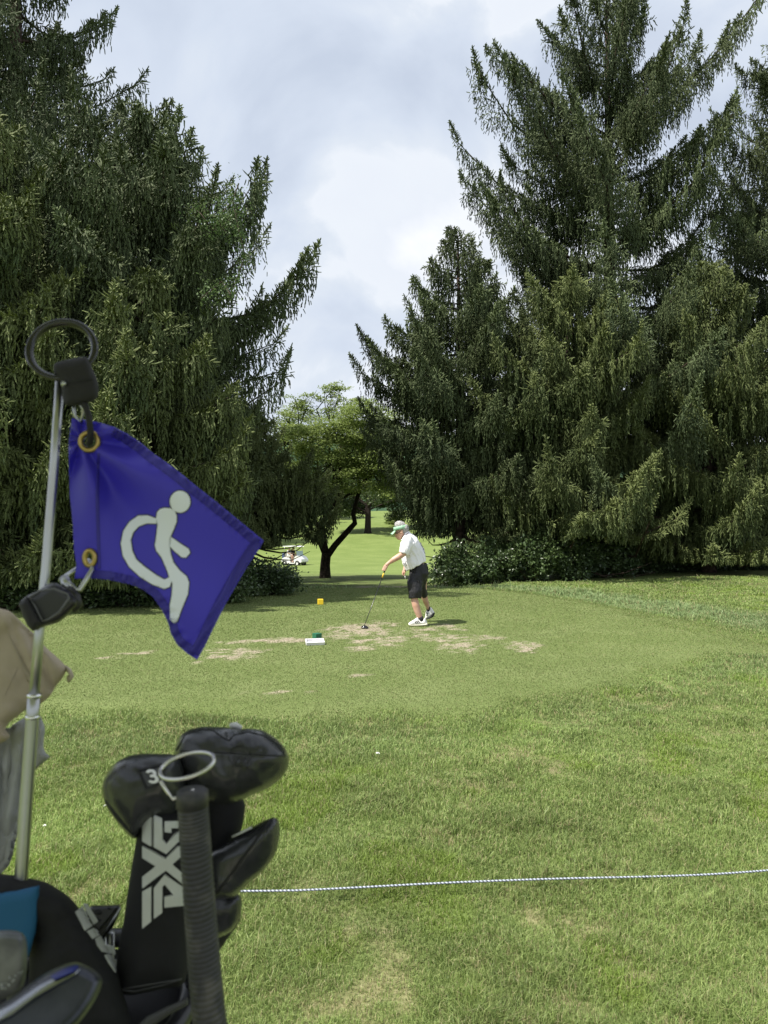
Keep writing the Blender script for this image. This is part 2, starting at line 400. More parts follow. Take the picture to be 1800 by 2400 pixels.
def spruce(name, label, x, y, Ht, prof, seed, nl=80, dens=1.0, warm=False, zmin=1.3, slope=(-.22, .52), limb_side=None, spray=1.0, tw=1.0, cut=None, extra=None, env=None, group='tall spruces around the tee'):
    rs = np.random.RandomState(seed); z0 = float(H(x, y))
    root = thing(name, label, 'tree', (x, y, z0), group)
    tb = TB()
    r0 = .016 * Ht + .05
    tb.tube([(x, y, z0 - .3), (x, y, z0 + .3), (x + .05, y, z0 + Ht * .5), (x, y, z0 + Ht * .985)], [r0 * 1.4, r0, r0 * .55, .02], 10)
    P, D, Ln, Rd, TT = [], [], [], [], []
    def put(p, d, l, r, t): P.append(p); D.append(d); Ln.append(l); Rd.append(r); TT.append(t)
    limbs = []
    for i in range(nl):
        u = (i + rs.rand()) / nl; hf = .05 + .93 * u ** 1.05
        az = i * 2.39996 + rs.randn() * .35
        limbs.append((hf * Ht, az, prof(hf * Ht, az) * (rs.uniform(.68, 1.06)), slope[0] + (slope[1] - slope[0]) * hf ** 1.2 + rs.randn() * .07))
    for e in (extra or []): limbs.append(e)
    for (h, az, Lb, s0) in limbs:
        if env is not None:
            for _ in range(12):
                if Lb > np.interp(h + Lb * (s0 + .18), [e[0] for e in env], [e[1] for e in env]): Lb *= .93
        if Lb < .25: continue
        hf = h / Ht
        back = math.sin(az) > .35            # points away from the tee: thinner on the hidden side
        q = .45 if back else 1.0
        m = 14; t = np.linspace(0, 1, m)
        bend = rs.randn() * .12
        ph = rs.rand(2) * 6.28; a_ = az + bend * t + .10 * np.sin(t * 5 + ph[0]) * t; ltint = rs.uniform(-.25, .2)
        sag = .32 * (1 - hf)
        px = x + np.cos(a_) * Lb * t; py = y + np.sin(a_) * Lb * t
        pz = z0 + h + Lb * (s0 * t - sag * 1.1 * t * (1 - t) * 1.6 + .18 * t ** 2.5) + .05 * Lb * np.sin(t * 6 + ph[1]) * t
        sp = np.stack([px, py, pz], 1)
        tb.tube([tuple(sp[k]) for k in (0, 3, 6, 9, 13)], [max(.012, .012 * Lb + .012) * f for f in (1.3, 1, .7, .45, .2)], 5, False)
        tan = np.gradient(sp, axis=0); tan = unit(tan)
        # side branches
        n2 = int(max(6, Lb / .10) * dens ** .5)
        tt = .12 + .88 * (np.arange(n2) + rs.rand(n2)) / n2
        side = np.where(np.arange(n2) % 2 == 0, 1, -1)
        for j in range(n2):
            f = tt[j] * (m - 1); k = min(int(f), m - 2); fr = f - k
            b = sp[k] * (1 - fr) + sp[k + 1] * fr; T = tan[k]
            ang = side[j] * rs.uniform(.7, 1.25); c, s_ = math.cos(ang), math.sin(ang)
            d2 = np.array([T[0] * c - T[1] * s_, T[0] * s_ + T[1] * c, T[2] * .5]); d2 /= np.linalg.norm(d2)
            l2 = (.42 + .34 * Lb * (1 - tt[j]) * .8) * rs.uniform(.6, 1.25); l2 = min(l2, 1.7)
            ns = int(max(3, l2 / .068 * dens * q * spray)); 
            s = (np.arange(ns) + rs.rand(ns)) / ns
            pos = b + d2 * (l2 * s)[:, None]; pos[:, 2] -= .22 * l2 * s ** 2
            # curtain: hanging chains; tint darkens downwards, shade painted under the lit boughs
            hl = rs.gamma(2.0, .20, ns) * (1.25 - .6 * tt[j]) * (1 if hf < .85 else .7) + .12
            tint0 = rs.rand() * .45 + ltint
            out = np.array([d2[0], d2[1], 0]) * .35
            for a in range(7):
                ok = hl > .15 * a
                if not ok.any(): break
                pp = pos[ok].copy(); pp[:, 2] -= .15 * a; pp += rs.randn(*pp.shape) * .02
                dd = np.array([0, 0, -1.]) + out * max(.1, 1.3 - .4 * a) + rs.randn(len(pp), 3) * .22
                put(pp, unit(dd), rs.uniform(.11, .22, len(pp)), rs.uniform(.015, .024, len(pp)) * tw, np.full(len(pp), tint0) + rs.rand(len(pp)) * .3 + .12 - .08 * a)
            # fingers along the side branch itself, lighter
            dd = np.tile(d2, (ns, 1)) + rs.randn(ns, 3) * .35; dd[:, 2] += rs.uniform(-.1, .35, ns)
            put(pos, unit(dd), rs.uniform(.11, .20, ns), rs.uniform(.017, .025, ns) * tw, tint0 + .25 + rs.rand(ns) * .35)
        # leader at limb tip: upturned star sprays
        for (k0, sc_) in [(m - 1, 1.0)] + [(m - 1 - int(rs.randint(1, 10)), rs.uniform(.6, 1.1)) for _ in range(5 if not back else 2)] if Lb > 1 else ((m - 1, .7),):
            ln_ = sc_ * rs.uniform(.35, .85) * min(1.2, .5 + Lb * .2); T = tan[k0]
            d = np.array([T[0] * .6, T[1] * .6, .55 + max(0, T[2]) * .6]) + rs.randn(3) * .12; d /= np.linalg.norm(d)
            nn = int(26 * ln_ / .5 * q) + 6; s = np.linspace(0, 1, nn)
            pos = sp[k0] + d * (ln_ * s)[:, None]
            g = rs.rand(nn) * 6.28; u_ = np.cross(d, [0.3, .1, 1.]); u_ /= np.linalg.norm(u_); w_ = np.cross(d, u_)
            rad_ = u_ * np.cos(g)[:, None] + w_ * np.sin(g)[:, None]
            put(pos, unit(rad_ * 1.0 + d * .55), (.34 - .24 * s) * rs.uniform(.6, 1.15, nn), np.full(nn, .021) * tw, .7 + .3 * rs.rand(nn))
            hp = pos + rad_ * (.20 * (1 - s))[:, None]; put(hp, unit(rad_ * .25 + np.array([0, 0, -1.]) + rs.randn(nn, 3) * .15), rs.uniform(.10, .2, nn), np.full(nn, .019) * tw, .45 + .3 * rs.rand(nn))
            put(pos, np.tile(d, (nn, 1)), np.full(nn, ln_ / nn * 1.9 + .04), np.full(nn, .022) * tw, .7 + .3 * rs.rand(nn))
    # top leader
    nn = 40; s = np.linspace(0, 1, nn); pos = np.stack([x + 0 * s, y + 0 * s, z0 + Ht * .93 + Ht * .07 * s], 1); g = s * 60
    put(pos, unit(np.stack([np.cos(g), np.sin(g), .5 + 0 * s], 1)), .5 - .35 * s, np.full(nn, .025), .5 + 0 * s)
    P = np.concatenate(P); D = np.concatenate(D); Ln = np.concatenate(Ln); Rd = np.concatenate(Rd); TT = np.concatenate(TT)
    keep = P[:, 2] - Ln * .6 > z0 + zmin * (.75 + .5 * vnoise(P[:, 0] * 1.3, P[:, 1] * 1.3))
    if cut is not None: keep &= cut(P)
    P, D, Ln, Rd, TT = P[keep], D[keep], Ln[keep], Rd[keep], TT[keep]
    V, Fc, Fq = spindles(P, D, Ln, Rd)
    TT = np.clip(TT, 0, 1)
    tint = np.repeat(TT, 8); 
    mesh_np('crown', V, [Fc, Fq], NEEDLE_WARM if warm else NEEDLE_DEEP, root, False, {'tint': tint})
    tb.build('trunk', BARK, root)
    return root, len(P)
def profile(pts, Ht=None):
    hs = [p[0] for p in pts]; rs_ = [p[1] for p in pts]
    return lambda h, az: float(np.interp(h, hs, rs_))
def prof_side(left, right):
    lf, rf = profile(left), profile(right)
    return lambda h, az: lf(h, az) * (.5 - .5 * math.cos(az)) + rf(h, az) * (.5 + .5 * math.cos(az))
NT = 0
def S(*a, **k):
    global NT
    r, n = spruce(*a, **k); NT += n; return r
def X_(px, Y): return (px - 900) / F * Y
# left stand
S('spruce_tree', 'tallest dark spruce on the left edge, its top cut off above the picture', X_(20, 21), 21, 25, profile([(0, 4.2), (6, 5.2), (11, 4.8), (13, 4.2), (15, 3.4), (18, 2.6), (21, 1.8), (25, .5)]), 11, nl=85, dens=1.3)
S('spruce_tree', 'dark spruce whose slope of spiky tips falls to the gap in the trees and vine', X_(335, 18), 18, 12.2, profile([(0, 2.4), (2.2, 2.9), (4.2, 3.1), (5.8, 3.6), (7.1, 4.9), (8.2, 3.9), (9.4, 2.5), (10.6, 1.3), (12.2, .3)]), 12, nl=88, dens=1.4, zmin=.7, env=[(0, 9), (8.6, 4.9), (9.6, 3.5), (11.5, 2.2), (13.5, .8), (15, .5)])
S('spruce_tree', 'olive green spruce at the left edge behind the steel rod and black ring', X_(-40, 14.8), 14.8, 10.2, profile([(0, 1.9), (3, 2.6), (6, 2.2), (8.5, 1.1), (10.2, .2)]), 13, nl=58, dens=1.5, warm=True, zmin=.6)
S('spruce_tree', 'low olive green spruce behind the blue flag', X_(330, 15.3), 15.3, 6.9, profile([(0, 1.7), (2, 2.3), (4, 2.0), (5.5, 1.1), (6.9, .2)]), 14, nl=50, dens=1.5, warm=True, zmin=.5)
S('spruce_tree', 'smaller spruce with drooping boughs hanging above the golf cart', X_(585, 26), 26, 6.4, prof_side([(0, 2.6), (6.4, .2)], [(0, 2.0), (1.8, 2.9), (2.8, 3.1), (4.2, 1.5), (6.4, .2)]), 15, nl=75, dens=1.15, zmin=1.7, warm=True)
S('spruce_tree', 'shaded spruce low down behind the left stand of trees', X_(150, 27), 27, 20, profile([(0, 5), (8, 4.6), (15, 2.6), (20, .3)]), 16, nl=75, dens=.8, zmin=.4)
S('spruce_tree', 'shaded spruce whose shadow falls before the forked tree', X_(415, 33), 33, 14, profile([(0, 4.2), (6, 3.6), (14, .3)]), 17, nl=60, dens=.8, zmin=.4)
# right stand
R1 = [(14.6, math.pi * 1.02, 5.3, .52), (16.4, math.pi * 1.05, 3.6, .55), (18.2, math.pi * .97, 2.2, .7), (12.8, math.pi * .98, 5.6, .45), (11.2, math.pi * 1.03, 5.4, .38), (15.8, math.pi * 1.12, 4.6, .55), (13.6, math.pi * 1.2, 5.2, .5), (17.6, math.pi * 1.25, 3.4, .7), (10.4, math.pi * 1.1, 5.4, .3), (12, -.9, 4.6, .5), (14.5, -1.3, 4.0, .7), (16.5, -1.7, 3.0, .9), (13, -2.2, 4.2, .5),
      (16.2, -.12, 5.8, .72), (19.0, 1.1, 2.2, 1.7), (18.5, -1.2, 2.4, 1.5), (20.0, -.05, 1.5, 2.0), (17.0, -.3, 3.2, .45)]
S('spruce_tree', 'tallest right-hand spruce with wide open limbs against the sky', X_(1430, 27), 27, 22.6, profile([(0, 4.8), (5, 5.8), (9, 5.0), (11, 4.6), (13, 4.7), (15, 3.9), (17, 2.7), (19, 1.8), (21, 1.1), (22.6, .4)]), 21, nl=84, dens=.92, slope=(-.2, .72), zmin=2.2, extra=R1, cut=None)
S('spruce_tree', 'spruce with drooping boughs right behind the golfer', X_(1075, 25.5), 25.5, 12.6, prof_side([(0, 1.6), (2.5, 2.2), (4.5, 3.3), (6.5, 3.7), (8, 2.7), (10, 1.5), (12.6, .2)], [(0, 3), (6, 3.2), (12.6, .3)]), 22, nl=86, dens=1.25, zmin=1.9)
S('spruce_tree', 'tall spruce cut by the right edge of the picture', X_(1850, 28), 28, 20.5, profile([(0, 5), (8, 5.0), (13, 4.2), (17, 2.2), (20.5, .3)]), 23, nl=95, dens=1.05, zmin=1.2)
S('spruce_tree', 'olive green spruce in front of the tallest right-hand one', X_(1330, 24.6), 24.6, 10.2, profile([(0, 2.8), (3, 3.5), (6, 3.0), (8.5, 1.5), (10.2, .2)]), 24, nl=64, dens=1.4, warm=True, zmin=1.3)
S('spruce_tree', 'olive green spruce with low boughs sweeping the grass near the right edge', X_(1660, 25.2), 25.2, 10.8, profile([(0, 2.8), (3, 3.4), (6, 3.0), (8.5, 1.5), (10.8, .2)]), 25, nl=64, dens=1.4, warm=True, zmin=.35)
S('spruce_tree', 'shaded spruce hidden deep between the right-hand trees', X_(1240, 33), 33, 12.5, profile([(0, 4.2), (7, 3.6), (12.5, .3)]), 26, nl=60, dens=.75, zmin=.6)
S('spruce_tree', 'shaded spruce behind the trunk of the tallest right-hand one', X_(1590, 34), 34, 13.5, profile([(0, 4.5), (7, 3.8), (13.5, .3)]), 27, nl=60, dens=.75, zmin=.4)
print('spruce spindles', NT)

def leaf_mesh(name, P, size, mt, parent, rs, up=.5, tint=None, n_per=1, asp=.55):
    """leaves as folded quads around the points P"""
    n = len(P); nrm = unit(rs.randn(n, 3) + np.array([0, 0, up * 3]))
    d = rs.randn(n, 3); d -= nrm * (d * nrm).sum(1, keepdims=True); d = unit(d); s = np.cross(nrm, d)
    L_ = (size * rs.uniform(.6, 1.25, n))[:, None]
    V = np.stack([P, P + d * L_ * .5 + s * L_ * asp * .5 - nrm * L_ * .06, P + d * L_, P + d * L_ * .5 - s * L_ * asp * .5 - nrm * L_ * .06], 1).reshape(-1, 3)
    i = np.arange(n) * 4
    T = np.concatenate([np.stack([i, i + 1, i + 2], 1), np.stack([i, i + 2, i + 3], 1)])
    t = np.repeat(rs.rand(n) if tint is None else tint, 4)
    return mesh_np(name, V, [T], mt, parent, False, {'tint': t})
LEAF_DOG = attr_mat('dogwood_leaves', (.16, .22, .060), (.32, .40, .12), .45, .4, .45)
LEAF_VINE = attr_mat('vine_leaves', (.06, .11, .035), (.15, .22, .08), .45, .4, .25)
LEAF_DARK = attr_mat('dark_broad_leaves', (.040, .075, .024), (.15, .21, .075), .35, .6, .25, .8, (.05, .085, .035))
LEAF_FAR = attr_mat('far_tree_leaves', (.035, .062, .020), (.085, .115, .038), .5, .3, .2)
DBARK = mat('dogwood_bark', (.022, .017, .015), .9, noise=(12, (.060, .048, .040), .45, .7), bump=(25, .8, .02), spec=.1)

def dogwood():
    Y = 34.0; g = lambda px, py, dy=0: at(px, py, Y + dy)
    b = at(762, 1355, Y); zb = float(H(b.x, Y)); rs = np.random.RandomState(9); rr = random.Random(4)
    root = thing('dogwood_tree', 'forked broadleaf tree with dark leaning trunks in the gap beyond the tee', 'tree', (b.x, Y, zb))
    tb = TB(); tips = []
    def limb(pts, rads): tb.tube(pts, rads, 8, False)
    limb([(b.x, Y, zb - .2), g(762, 1352), g(762, 1325), g(765, 1296)], [.34, .27, .23, .22])
    main = [([(765, 1305, 0), (752, 1275, 0), (736, 1255, .2), (726, 1228, .4), (716, 1180, .8), (700, 1120, 1)], .15),
            ([(765, 1300, 0), (757, 1262, -.1), (752, 1240, 0), (766, 1205, 0), (785, 1180, -.4), (800, 1140, -.8), (795, 1080, -1)], .16),
            ([(768, 1302, 0), (785, 1278, 0), (812, 1248, 0), (832, 1226, -.1), (828, 1205, -.2), (836, 1172, -.4), (843, 1150, -.4), (838, 1120, -.6), (850, 1070, -.5)], .16),
            ([(752, 1245, 0), (735, 1215, .5), (732, 1160, 1.2), (745, 1090, 1.5)], .11),
            ([(843, 1150, -.4), (815, 1160, -.5), (800, 1172, -.6)], .08), ([(838, 1140, -.5), (875, 1110, -.4), (905, 1080, 0)], .08),
            ([(800, 1140, -.8), (775, 1090, -1), (770, 1030, -1)], .08), ([(716, 1180, .8), (680, 1110, .8), (665, 1040, .6)], .09), ([(765, 1296, 0), (758, 1230, 1), (780, 1130, 1.6), (800, 1040, 1.6)], .10)]
    for pts, r in main:
        q = [g(*p) for p in pts]; m = len(q); limb(q, [r * (1 - .6 * i / (m - 1)) for i in range(m)]); tips.append(q[-1]); tips.append(q[-2])
    P = []; 
    def cluster(c, rx, rz, n):
        p = rs.randn(n, 3) * np.array([rx, rx * .9, rz]) * .5; p = p[np.abs(p[:, 2]) < rz]; P.append(np.array(tuple(c)) + p)
    # layered pads of foliage on fine branches
    pads = []
    for k in range(190):
        px = rr.uniform(650, 940); lo = 945 + abs(px - 800) * .12 + rr.random() * 40
        py = rr.uniform(lo, 1165); dy = rr.uniform(-2.6, 2.6)
        if py > 1120 and rr.random() < .5: continue
        pads.append((g(px, py, dy), rr.uniform(.5, 1.0)))
    for c, r in pads:
        t = min(tips, key=lambda q: (q - c).length); mid = t.lerp(c, .5) + Vector((rr.uniform(-.2, .2), 0, -.15))
        tb.tube([t, mid, c], [.035, .022, .008], 4, False); cluster(c, r, .17, int(420 * r))
        cluster(c + Vector((rr.uniform(-.4, .4), rr.uniform(-.4, .4), .2)), r * .7, .12, int(220 * r))
    # open sprigs against the sky
    sprigs = [((690, 1010), (672, 985), (655, 962)), ((700, 1010), (715, 965), (742, 915)), ((742, 960), (770, 925), (790, 905)), ((775, 1000), (768, 950), (792, 912)), ((680, 980), (690, 950), (735, 925)),
              ((775, 1000), (762, 950), (760, 915)), ((775, 1000), (788, 945), (800, 905)), ((840, 1000), (830, 960), (838, 935)), ((850, 990), (870, 950), (860, 935)), ((700, 1010), (700, 970), (690, 935)), ((800, 1000), (815, 965), (825, 950)), ((880, 1000), (885, 965), (880, 950))]
    for sp in sprigs:
        q = [g(px, py, rr.uniform(-.3, .3)) for px, py in sp]; t = min(tips, key=lambda v: (v - q[0]).length)
        tb.tube([t, q[0], q[1], q[2]], [.04, .03, .02, .008], 5, False)
        for k in range(9):
            f = rr.uniform(.2, 1.05); c = q[0].lerp(q[1], min(f * 2, 1)) if f < .5 else q[1].lerp(q[2], f * 2 - 1)
            c = c + Vector((rr.uniform(-.35, .35), rr.uniform(-.35, .35), rr.uniform(-.05, .2)))
            cluster(c, .30, .08, 60)
    P = np.concatenate(P)
    leaf_mesh('crown', P, .115, LEAF_DOG, root, rs, up=.75)
    tb.build('trunk', DBARK, root)
dogwood()

def broad_tree(label, x, y, h, rx, seed, trunk_r=.4, base=.25, n=26000, leaf=.30, mt=None, group='broadleaf trees beyond the fairway', blobs=38):
    z0 = float(H(x, y)); rs = np.random.RandomState(seed)
    root = thing('broadleaf_tree', label, 'tree', (x, y, z0), group); tb = TB()
    tb.tube([(x, y, z0 - .3), (x, y, z0 + .3), (x + .1, y, z0 + h * .35), (x, y, z0 + h * .8)], [trunk_r * 1.5, trunk_r, trunk_r * .7, .06], 10)
    C = []
    for k in range(blobs):
        a = rs.rand() * 6.28; zf = rs.rand(); rr_ = math.sqrt(max(0, 1 - ((zf - .42) / .62) ** 2)) * rx * rs.uniform(.55, .95)
        c = np.array([x + math.cos(a) * rr_, y + math.sin(a) * rr_, z0 + h * (base + (1 - base) * zf * .93)])
        C.append((c, rs.uniform(.16, .3) * rx)); tb.tube([(x, y, z0 + h * (base * .8 + .5 * zf * (1 - base))), tuple((c + np.array([x, y, c[2]])) / 2), tuple(c)], [trunk_r * .3, trunk_r * .18, .03], 5, False)
    P = []; T = []
    for c, r in C:
        m = n // blobs; p = unit(rs.randn(m, 3)) * (rs.rand(m, 1) ** .4) * r * np.array([1.15, 1.15, .7]); P.append(c + p); T.append(rs.rand(m) * .5 + rs.rand() * .5)
    leaf_mesh('crown', np.concatenate(P), leaf, mt or LEAF_FAR, root, rs, .4, np.concatenate(T)); tb.build('trunk', DBARK, root)
broad_tree('big round tree standing alone on the fairway beyond the golfer', X_(862, 110), 110, 15, 8, 31, .5, .22, 34000, .38)
k = 0
for px, Y, h, r, lb in ((690, 128, 8.5, 5.5, 'far green tree at the end of the fairway behind the forked trunk'), (620, 118, 9, 5, 'far green tree at the end of the fairway above the golf cart'), (775, 140, 9, 5, 'far green tree at the end of the fairway right of the forked trunk'),
                        (560, 95, 10, 5.5, 'far green tree seen through the boughs left of the golf cart'), (985, 120, 10, 6, 'far green tree behind the boughs above the golfer')):
    k += 1; broad_tree(lb, X_(px, Y), Y, h, r, 40 + k, .3, .12, 12000, .42)
# trees left of the fairway that shade it, seen between the near spruces
for px, Y, h, r, lb in ((330, 46, 13, 5.5, 'shady broadleaf tree behind the left spruces'), (-150, 40, 13, 6, 'shady broadleaf tree past the left edge of the spruces'), (200, 72, 14, 7, 'distant broadleaf tree glimpsed through the left spruces')):
    k += 1; broad_tree(lb, X_(px, Y), Y, h, r, 60 + k, .35, .12, 14000, .34)

# ---------------------------------------------------------------- shrubs and vine
SHRUB_STEM = mat('shrub_stems', (.05, .035, .022), .9)
def shrub(label, x, y, rx, ry, h, seed, n=9000, leaf=.10, mt=None, group='shrubs under the right-hand spruces', up=.35):
    z0 = float(H(x, y)); rs = np.random.RandomState(seed)
    root = thing('shrub', label, 'shrub', (x, y, z0), group); tb = TB(); P = []; T = []
    m = 70
    for k in range(m):
        a = rs.rand() * 6.28; r = math.sqrt(rs.rand()); ex, ey = math.cos(a) * r * rx, math.sin(a) * r * ry
        ez = h * math.sqrt(max(.03, 1 - r ** 2.2)) * rs.uniform(.6, 1.1)
        tip = np.array([x + ex * 1.03, y + ey * 1.03, z0 + ez]); b = np.array([x + ex * .25, y + ey * .25, z0])
        mid = b * .45 + tip * .55 + np.array([0, 0, h * .12]); tb.tube([tuple(b), tuple(mid), tuple(tip)], [.014, .010, .004], 4, False)
        c = n // m; f = rs.rand(c) ** .6
        p = np.where(f[:, None] < .5, b + (mid - b) * (f * 2)[:, None], mid + (tip - mid) * (f * 2 - 1)[:, None]) + rs.randn(c, 3) * .11
        P.append(p); T.append(rs.rand(c) * .5 + rs.rand() * .4)
    P = np.concatenate(P); T = np.concatenate(T); kk = P[:, 2] > z0 + .02
    leaf_mesh('foliage', P[kk], leaf, mt or LEAF_DARK, root, rs, up, T[kk]); tb.build('stems', SHRUB_STEM, root)
for px, Y, rx, ry, h, lb in ((1075, 24.0, 1.0, .8, 1.5, 'leafy shrub nearest the golfer under the right spruces'), (1160, 23.8, 1.0, .8, 1.45, 'second leafy shrub from the golfer under the right spruces'),
                             (1250, 23.6, 1.0, .8, 1.6, 'rounded dark shrub below the middle of the right spruces'), (1345, 23.9, 1.05, .8, 1.65, 'dark shrub in front of the trunk of the tallest right spruce'), (1430, 24.4, 1.0, .8, 1.4, 'broad dark shrub right of the big trunk'),
                             (1530, 25.4, 1.1, .7, .9, 'low shrub at the foot of the right spruces'), (1640, 26.0, 1.2, .7, .8, 'low shrub under sweeping boughs near the right edge'), (1760, 26.6, 1.3, .7, 1.0, 'low shrub at the right edge of the picture')):
    shrub(lb, X_(px, Y), Y, rx, ry, h, int(px), 10000, .115)
for px, Y, rx, ry, h, lb in ((620, 17.6, .9, .6, .75, 'low shrub at the end of the left stand below the golf cart'), (520, 15.9, .8, .5, .9, 'dark shrub behind the lower corner of the flag'), (420, 15.2, .8, .5, 1.0, 'dark shrub behind the middle of the flag'), (300, 14.9, .8, .5, .95, 'dark shrub left of the flag bottom under the spruces'), (180, 14.7, .8, .5, .8, 'dark shrub behind the black buckle'), (40, 14.4, .9, .5, .9, 'dark shrub at the left edge under the spruces')):
    shrub(lb, X_(px, Y), Y, rx, ry, h, int(px) + 7, 8000, .09, group='shrubs under the left-hand spruces')
def vine():
    rs = np.random.RandomState(77); Y = 14.6
    c0 = at(520, 520, Y); root = thing('climbing_vine', 'bright green leafy vine climbing high in the left spruce', 'vine', tuple(c0)); P = []; tb = TB()
    path = [(560, 430), (545, 470), (520, 500), (500, 540), (470, 500), (455, 490)], [(545, 470), (560, 540), (575, 600), (560, 640), (540, 690)], [(500, 540), (510, 520), (530, 545), (555, 500)], [(540, 690), (520, 660), (470, 700)]
    for pth in path:
        q = [at(px, py, 14.9 + (py - 430) * -.0006 + rs.rand() * .3) for px, py in pth]; tb.tube(q, .012, 4, False)
        for a, b in zip(q[:-1], q[1:]):
            for k in range(8):
                c = a.lerp(b, rs.rand()); m = 16; P.append(np.array(tuple(c)) + rs.randn(m, 3) * np.array([.17, .2, .17]) * rs.uniform(.3, 1.3))
    leaf_mesh('leaves', np.concatenate(P), .065, LEAF_VINE, root, rs, .3); tb.build('stem', SHRUB_STEM, root)
vine()
# meadow growth far up the fairway
shrub('small round yellow-green bush on the fairway above the golfer head', X_(925, 125), 125, 1.6, 1.4, 1.9, 91, 5000, .3, LEAF_DOG, 'far bushes on the fairway')
# ---------------------------------------------------------------- shape tools for traced things (each at its own distance, with real depth)
def cat_poly(pts, n=5):
    P = [Vector((p[0], p[1])) for p in pts]; m = len(P); out = []
    for i in range(m):
        a, b, c, d = P[i - 1], P[i], P[(i + 1) % m], P[(i + 2) % m]
        for k in range(n):
            t = k / n
            q = .5 * ((2 * b) + (c - a) * t + (2 * a - 5 * b + 4 * c - d) * t * t + (3 * b - a - 3 * c + d) * t ** 3); out.append((q.x, q.y))
    return out
def densify(pts, step):
    out = []
    for i in range(len(pts)):
        a, b = Vector(pts[i]), Vector(pts[(i + 1) % len(pts)]); k = max(1, int((b - a).length / step))
        out += [tuple(a.lerp(b, j / k)) for j in range(k)]
    return out
def dice(pts, step, holes=()):
    bm = bmesh.new(); vs_ = [bm.verts.new((p[0], p[1], 0)) for p in pts]
    es = [bm.edges.new((vs_[i], vs_[(i + 1) % len(vs_)])) for i in range(len(vs_))]
    for h in holes:
        v = [bm.verts.new((p[0], p[1], 0)) for p in h]; es += [bm.edges.new((v[i], v[(i + 1) % len(v)])) for i in range(len(v))]
    bmesh.ops.triangle_fill(bm, use_beauty=True, use_dissolve=False, edges=es)
    xs = [p[0] for p in pts]; ys = [p[1] for p in pts]
    for ax, lo, hi in ((0, min(xs), max(xs)), (1, min(ys), max(ys))):
        c = lo + step
        while c < hi:
            co = [0, 0, 0]; co[ax] = c; no = [0, 0, 0]; no[ax] = 1
            bmesh.ops.bisect_plane(bm, geom=bm.verts[:] + bm.edges[:] + bm.faces[:], plane_co=co, plane_no=no, dist=1e-5); c += step
    bmesh.ops.remove_doubles(bm, verts=bm.verts, dist=step * .02)
    bmesh.ops.triangulate(bm, faces=bm.faces)
    bm.verts.ensure_lookup_table()
    V = np.array([(v.co.x, v.co.y) for v in bm.verts]); Fc = np.array([[v.index for v in f.verts] for f in bm.faces]); bm.free()
    # wind so that front faces look at the camera (-Y)
    a, b, c = V[Fc[:, 0]], V[Fc[:, 1]], V[Fc[:, 2]]
    cr = (b[:, 0] - a[:, 0]) * (c[:, 1] - a[:, 1]) - (b[:, 1] - a[:, 1]) * (c[:, 0] - a[:, 0])
    Fc[cr > 0] = Fc[cr > 0][:, ::-1]
    return V, Fc
def wr(P, s, a, seed=0.0):
    return np.array([mnoise.fractal(Vector((p[0] * s + seed, p[1] * s, seed)), 1, 2, 3) for p in P]) * a
def dome(sd, T, D): return T * np.sqrt(np.clip(1 - (1 - np.clip(sd / D, 0, 1)) ** 2, 0, 1))
class Blob:
    """outline + depth: front surface at Y(px,py) - h, back at + h"""
    def __init__(s, pts, Y, T, D, smooth=5, step=10, tilt=(0, 0), wrk=(0, 0), back=1.0, crease=None):
        s.pts = densify(cat_poly(pts, smooth) if smooth else pts, step); s.T, s.D, s.step, s.Y, s.tilt, s.wrk, s.back, s.crease = T, D, step, Y, tilt, wrk, back, crease
        s.c = np.mean(np.array(s.pts), 0)
    def yc(s, P): return s.Y + (P[:, 0] - s.c[0]) * s.tilt[0] + (P[:, 1] - s.c[1]) * s.tilt[1]
    def h(s, P):
        sd = poly_sd(P[:, 0], P[:, 1], s.pts); h = dome(sd, s.T, s.D)
        if s.wrk[1]: h = h + wr(P, s.wrk[0], s.wrk[1], s.Y * 7) * sm(0, s.D * .4, sd)
        if s.crease: h = h - s.crease(P) * sm(0, s.D * .3, sd)
        return h, sd
    def build(s, name, m, parent=None, sub=0):
        V, Fc = dice(s.pts, s.step); h, sd = s.h(V); y = s.yc(V); fr = atn(V, y - h); bk = atn(V, y + h * s.back)
        edge = sd < s.step * .02; n = len(V); idx = np.arange(n) + n; idx[edge] = np.arange(n)[edge]
        Fb = idx[Fc][:, ::-1]
        o = mesh_np(name, np.concatenate([fr, bk]), [Fc, Fb], m, parent, True)
        bm = bmesh.new(); bm.from_mesh(o.data); bmesh.ops.delete(bm, geom=[v for v in bm.verts if not v.link_faces], context='VERTS'); bm.to_mesh(o.data); bm.free()
        for p in o.data.polygons: p.use_smooth = True
        return o
    def decal(s, name, pts, m, parent, lift=.0012, thick=.0012, step=None, holes=(), smooth=0):
        """a thin raised piece lying on the front surface"""
        st = step or s.step * .6; pts = densify(cat_poly(pts, smooth) if smooth else pts, st)
        V, Fc = dice(pts, st, holes=[densify(h, st) for h in holes]); h, sd = s.h(V); fr = atn(V, s.yc(V) - np.maximum(h, 0) - lift - thick)
        o = mesh_np(name, fr, [Fc], m, parent, False); bake(o, [('SOLIDIFY', dict(thickness=thick * 1.5, offset=-1))])
        for p in o.data.polygons: p.use_smooth = False
        return o
def cut_remesh(name, bm, m, voxel, parent, smooth=6, disp=None):
    o = obj_bm(name, bm, m, parent)
    mods = [('REMESH', dict(mode='VOXEL', voxel_size=voxel)), ('SMOOTH', dict(factor=.5, iterations=smooth))]
    bake(o, mods)
    if disp:
        for v in o.data.vertices: v.co += disp(v.co, v.normal)
    return o
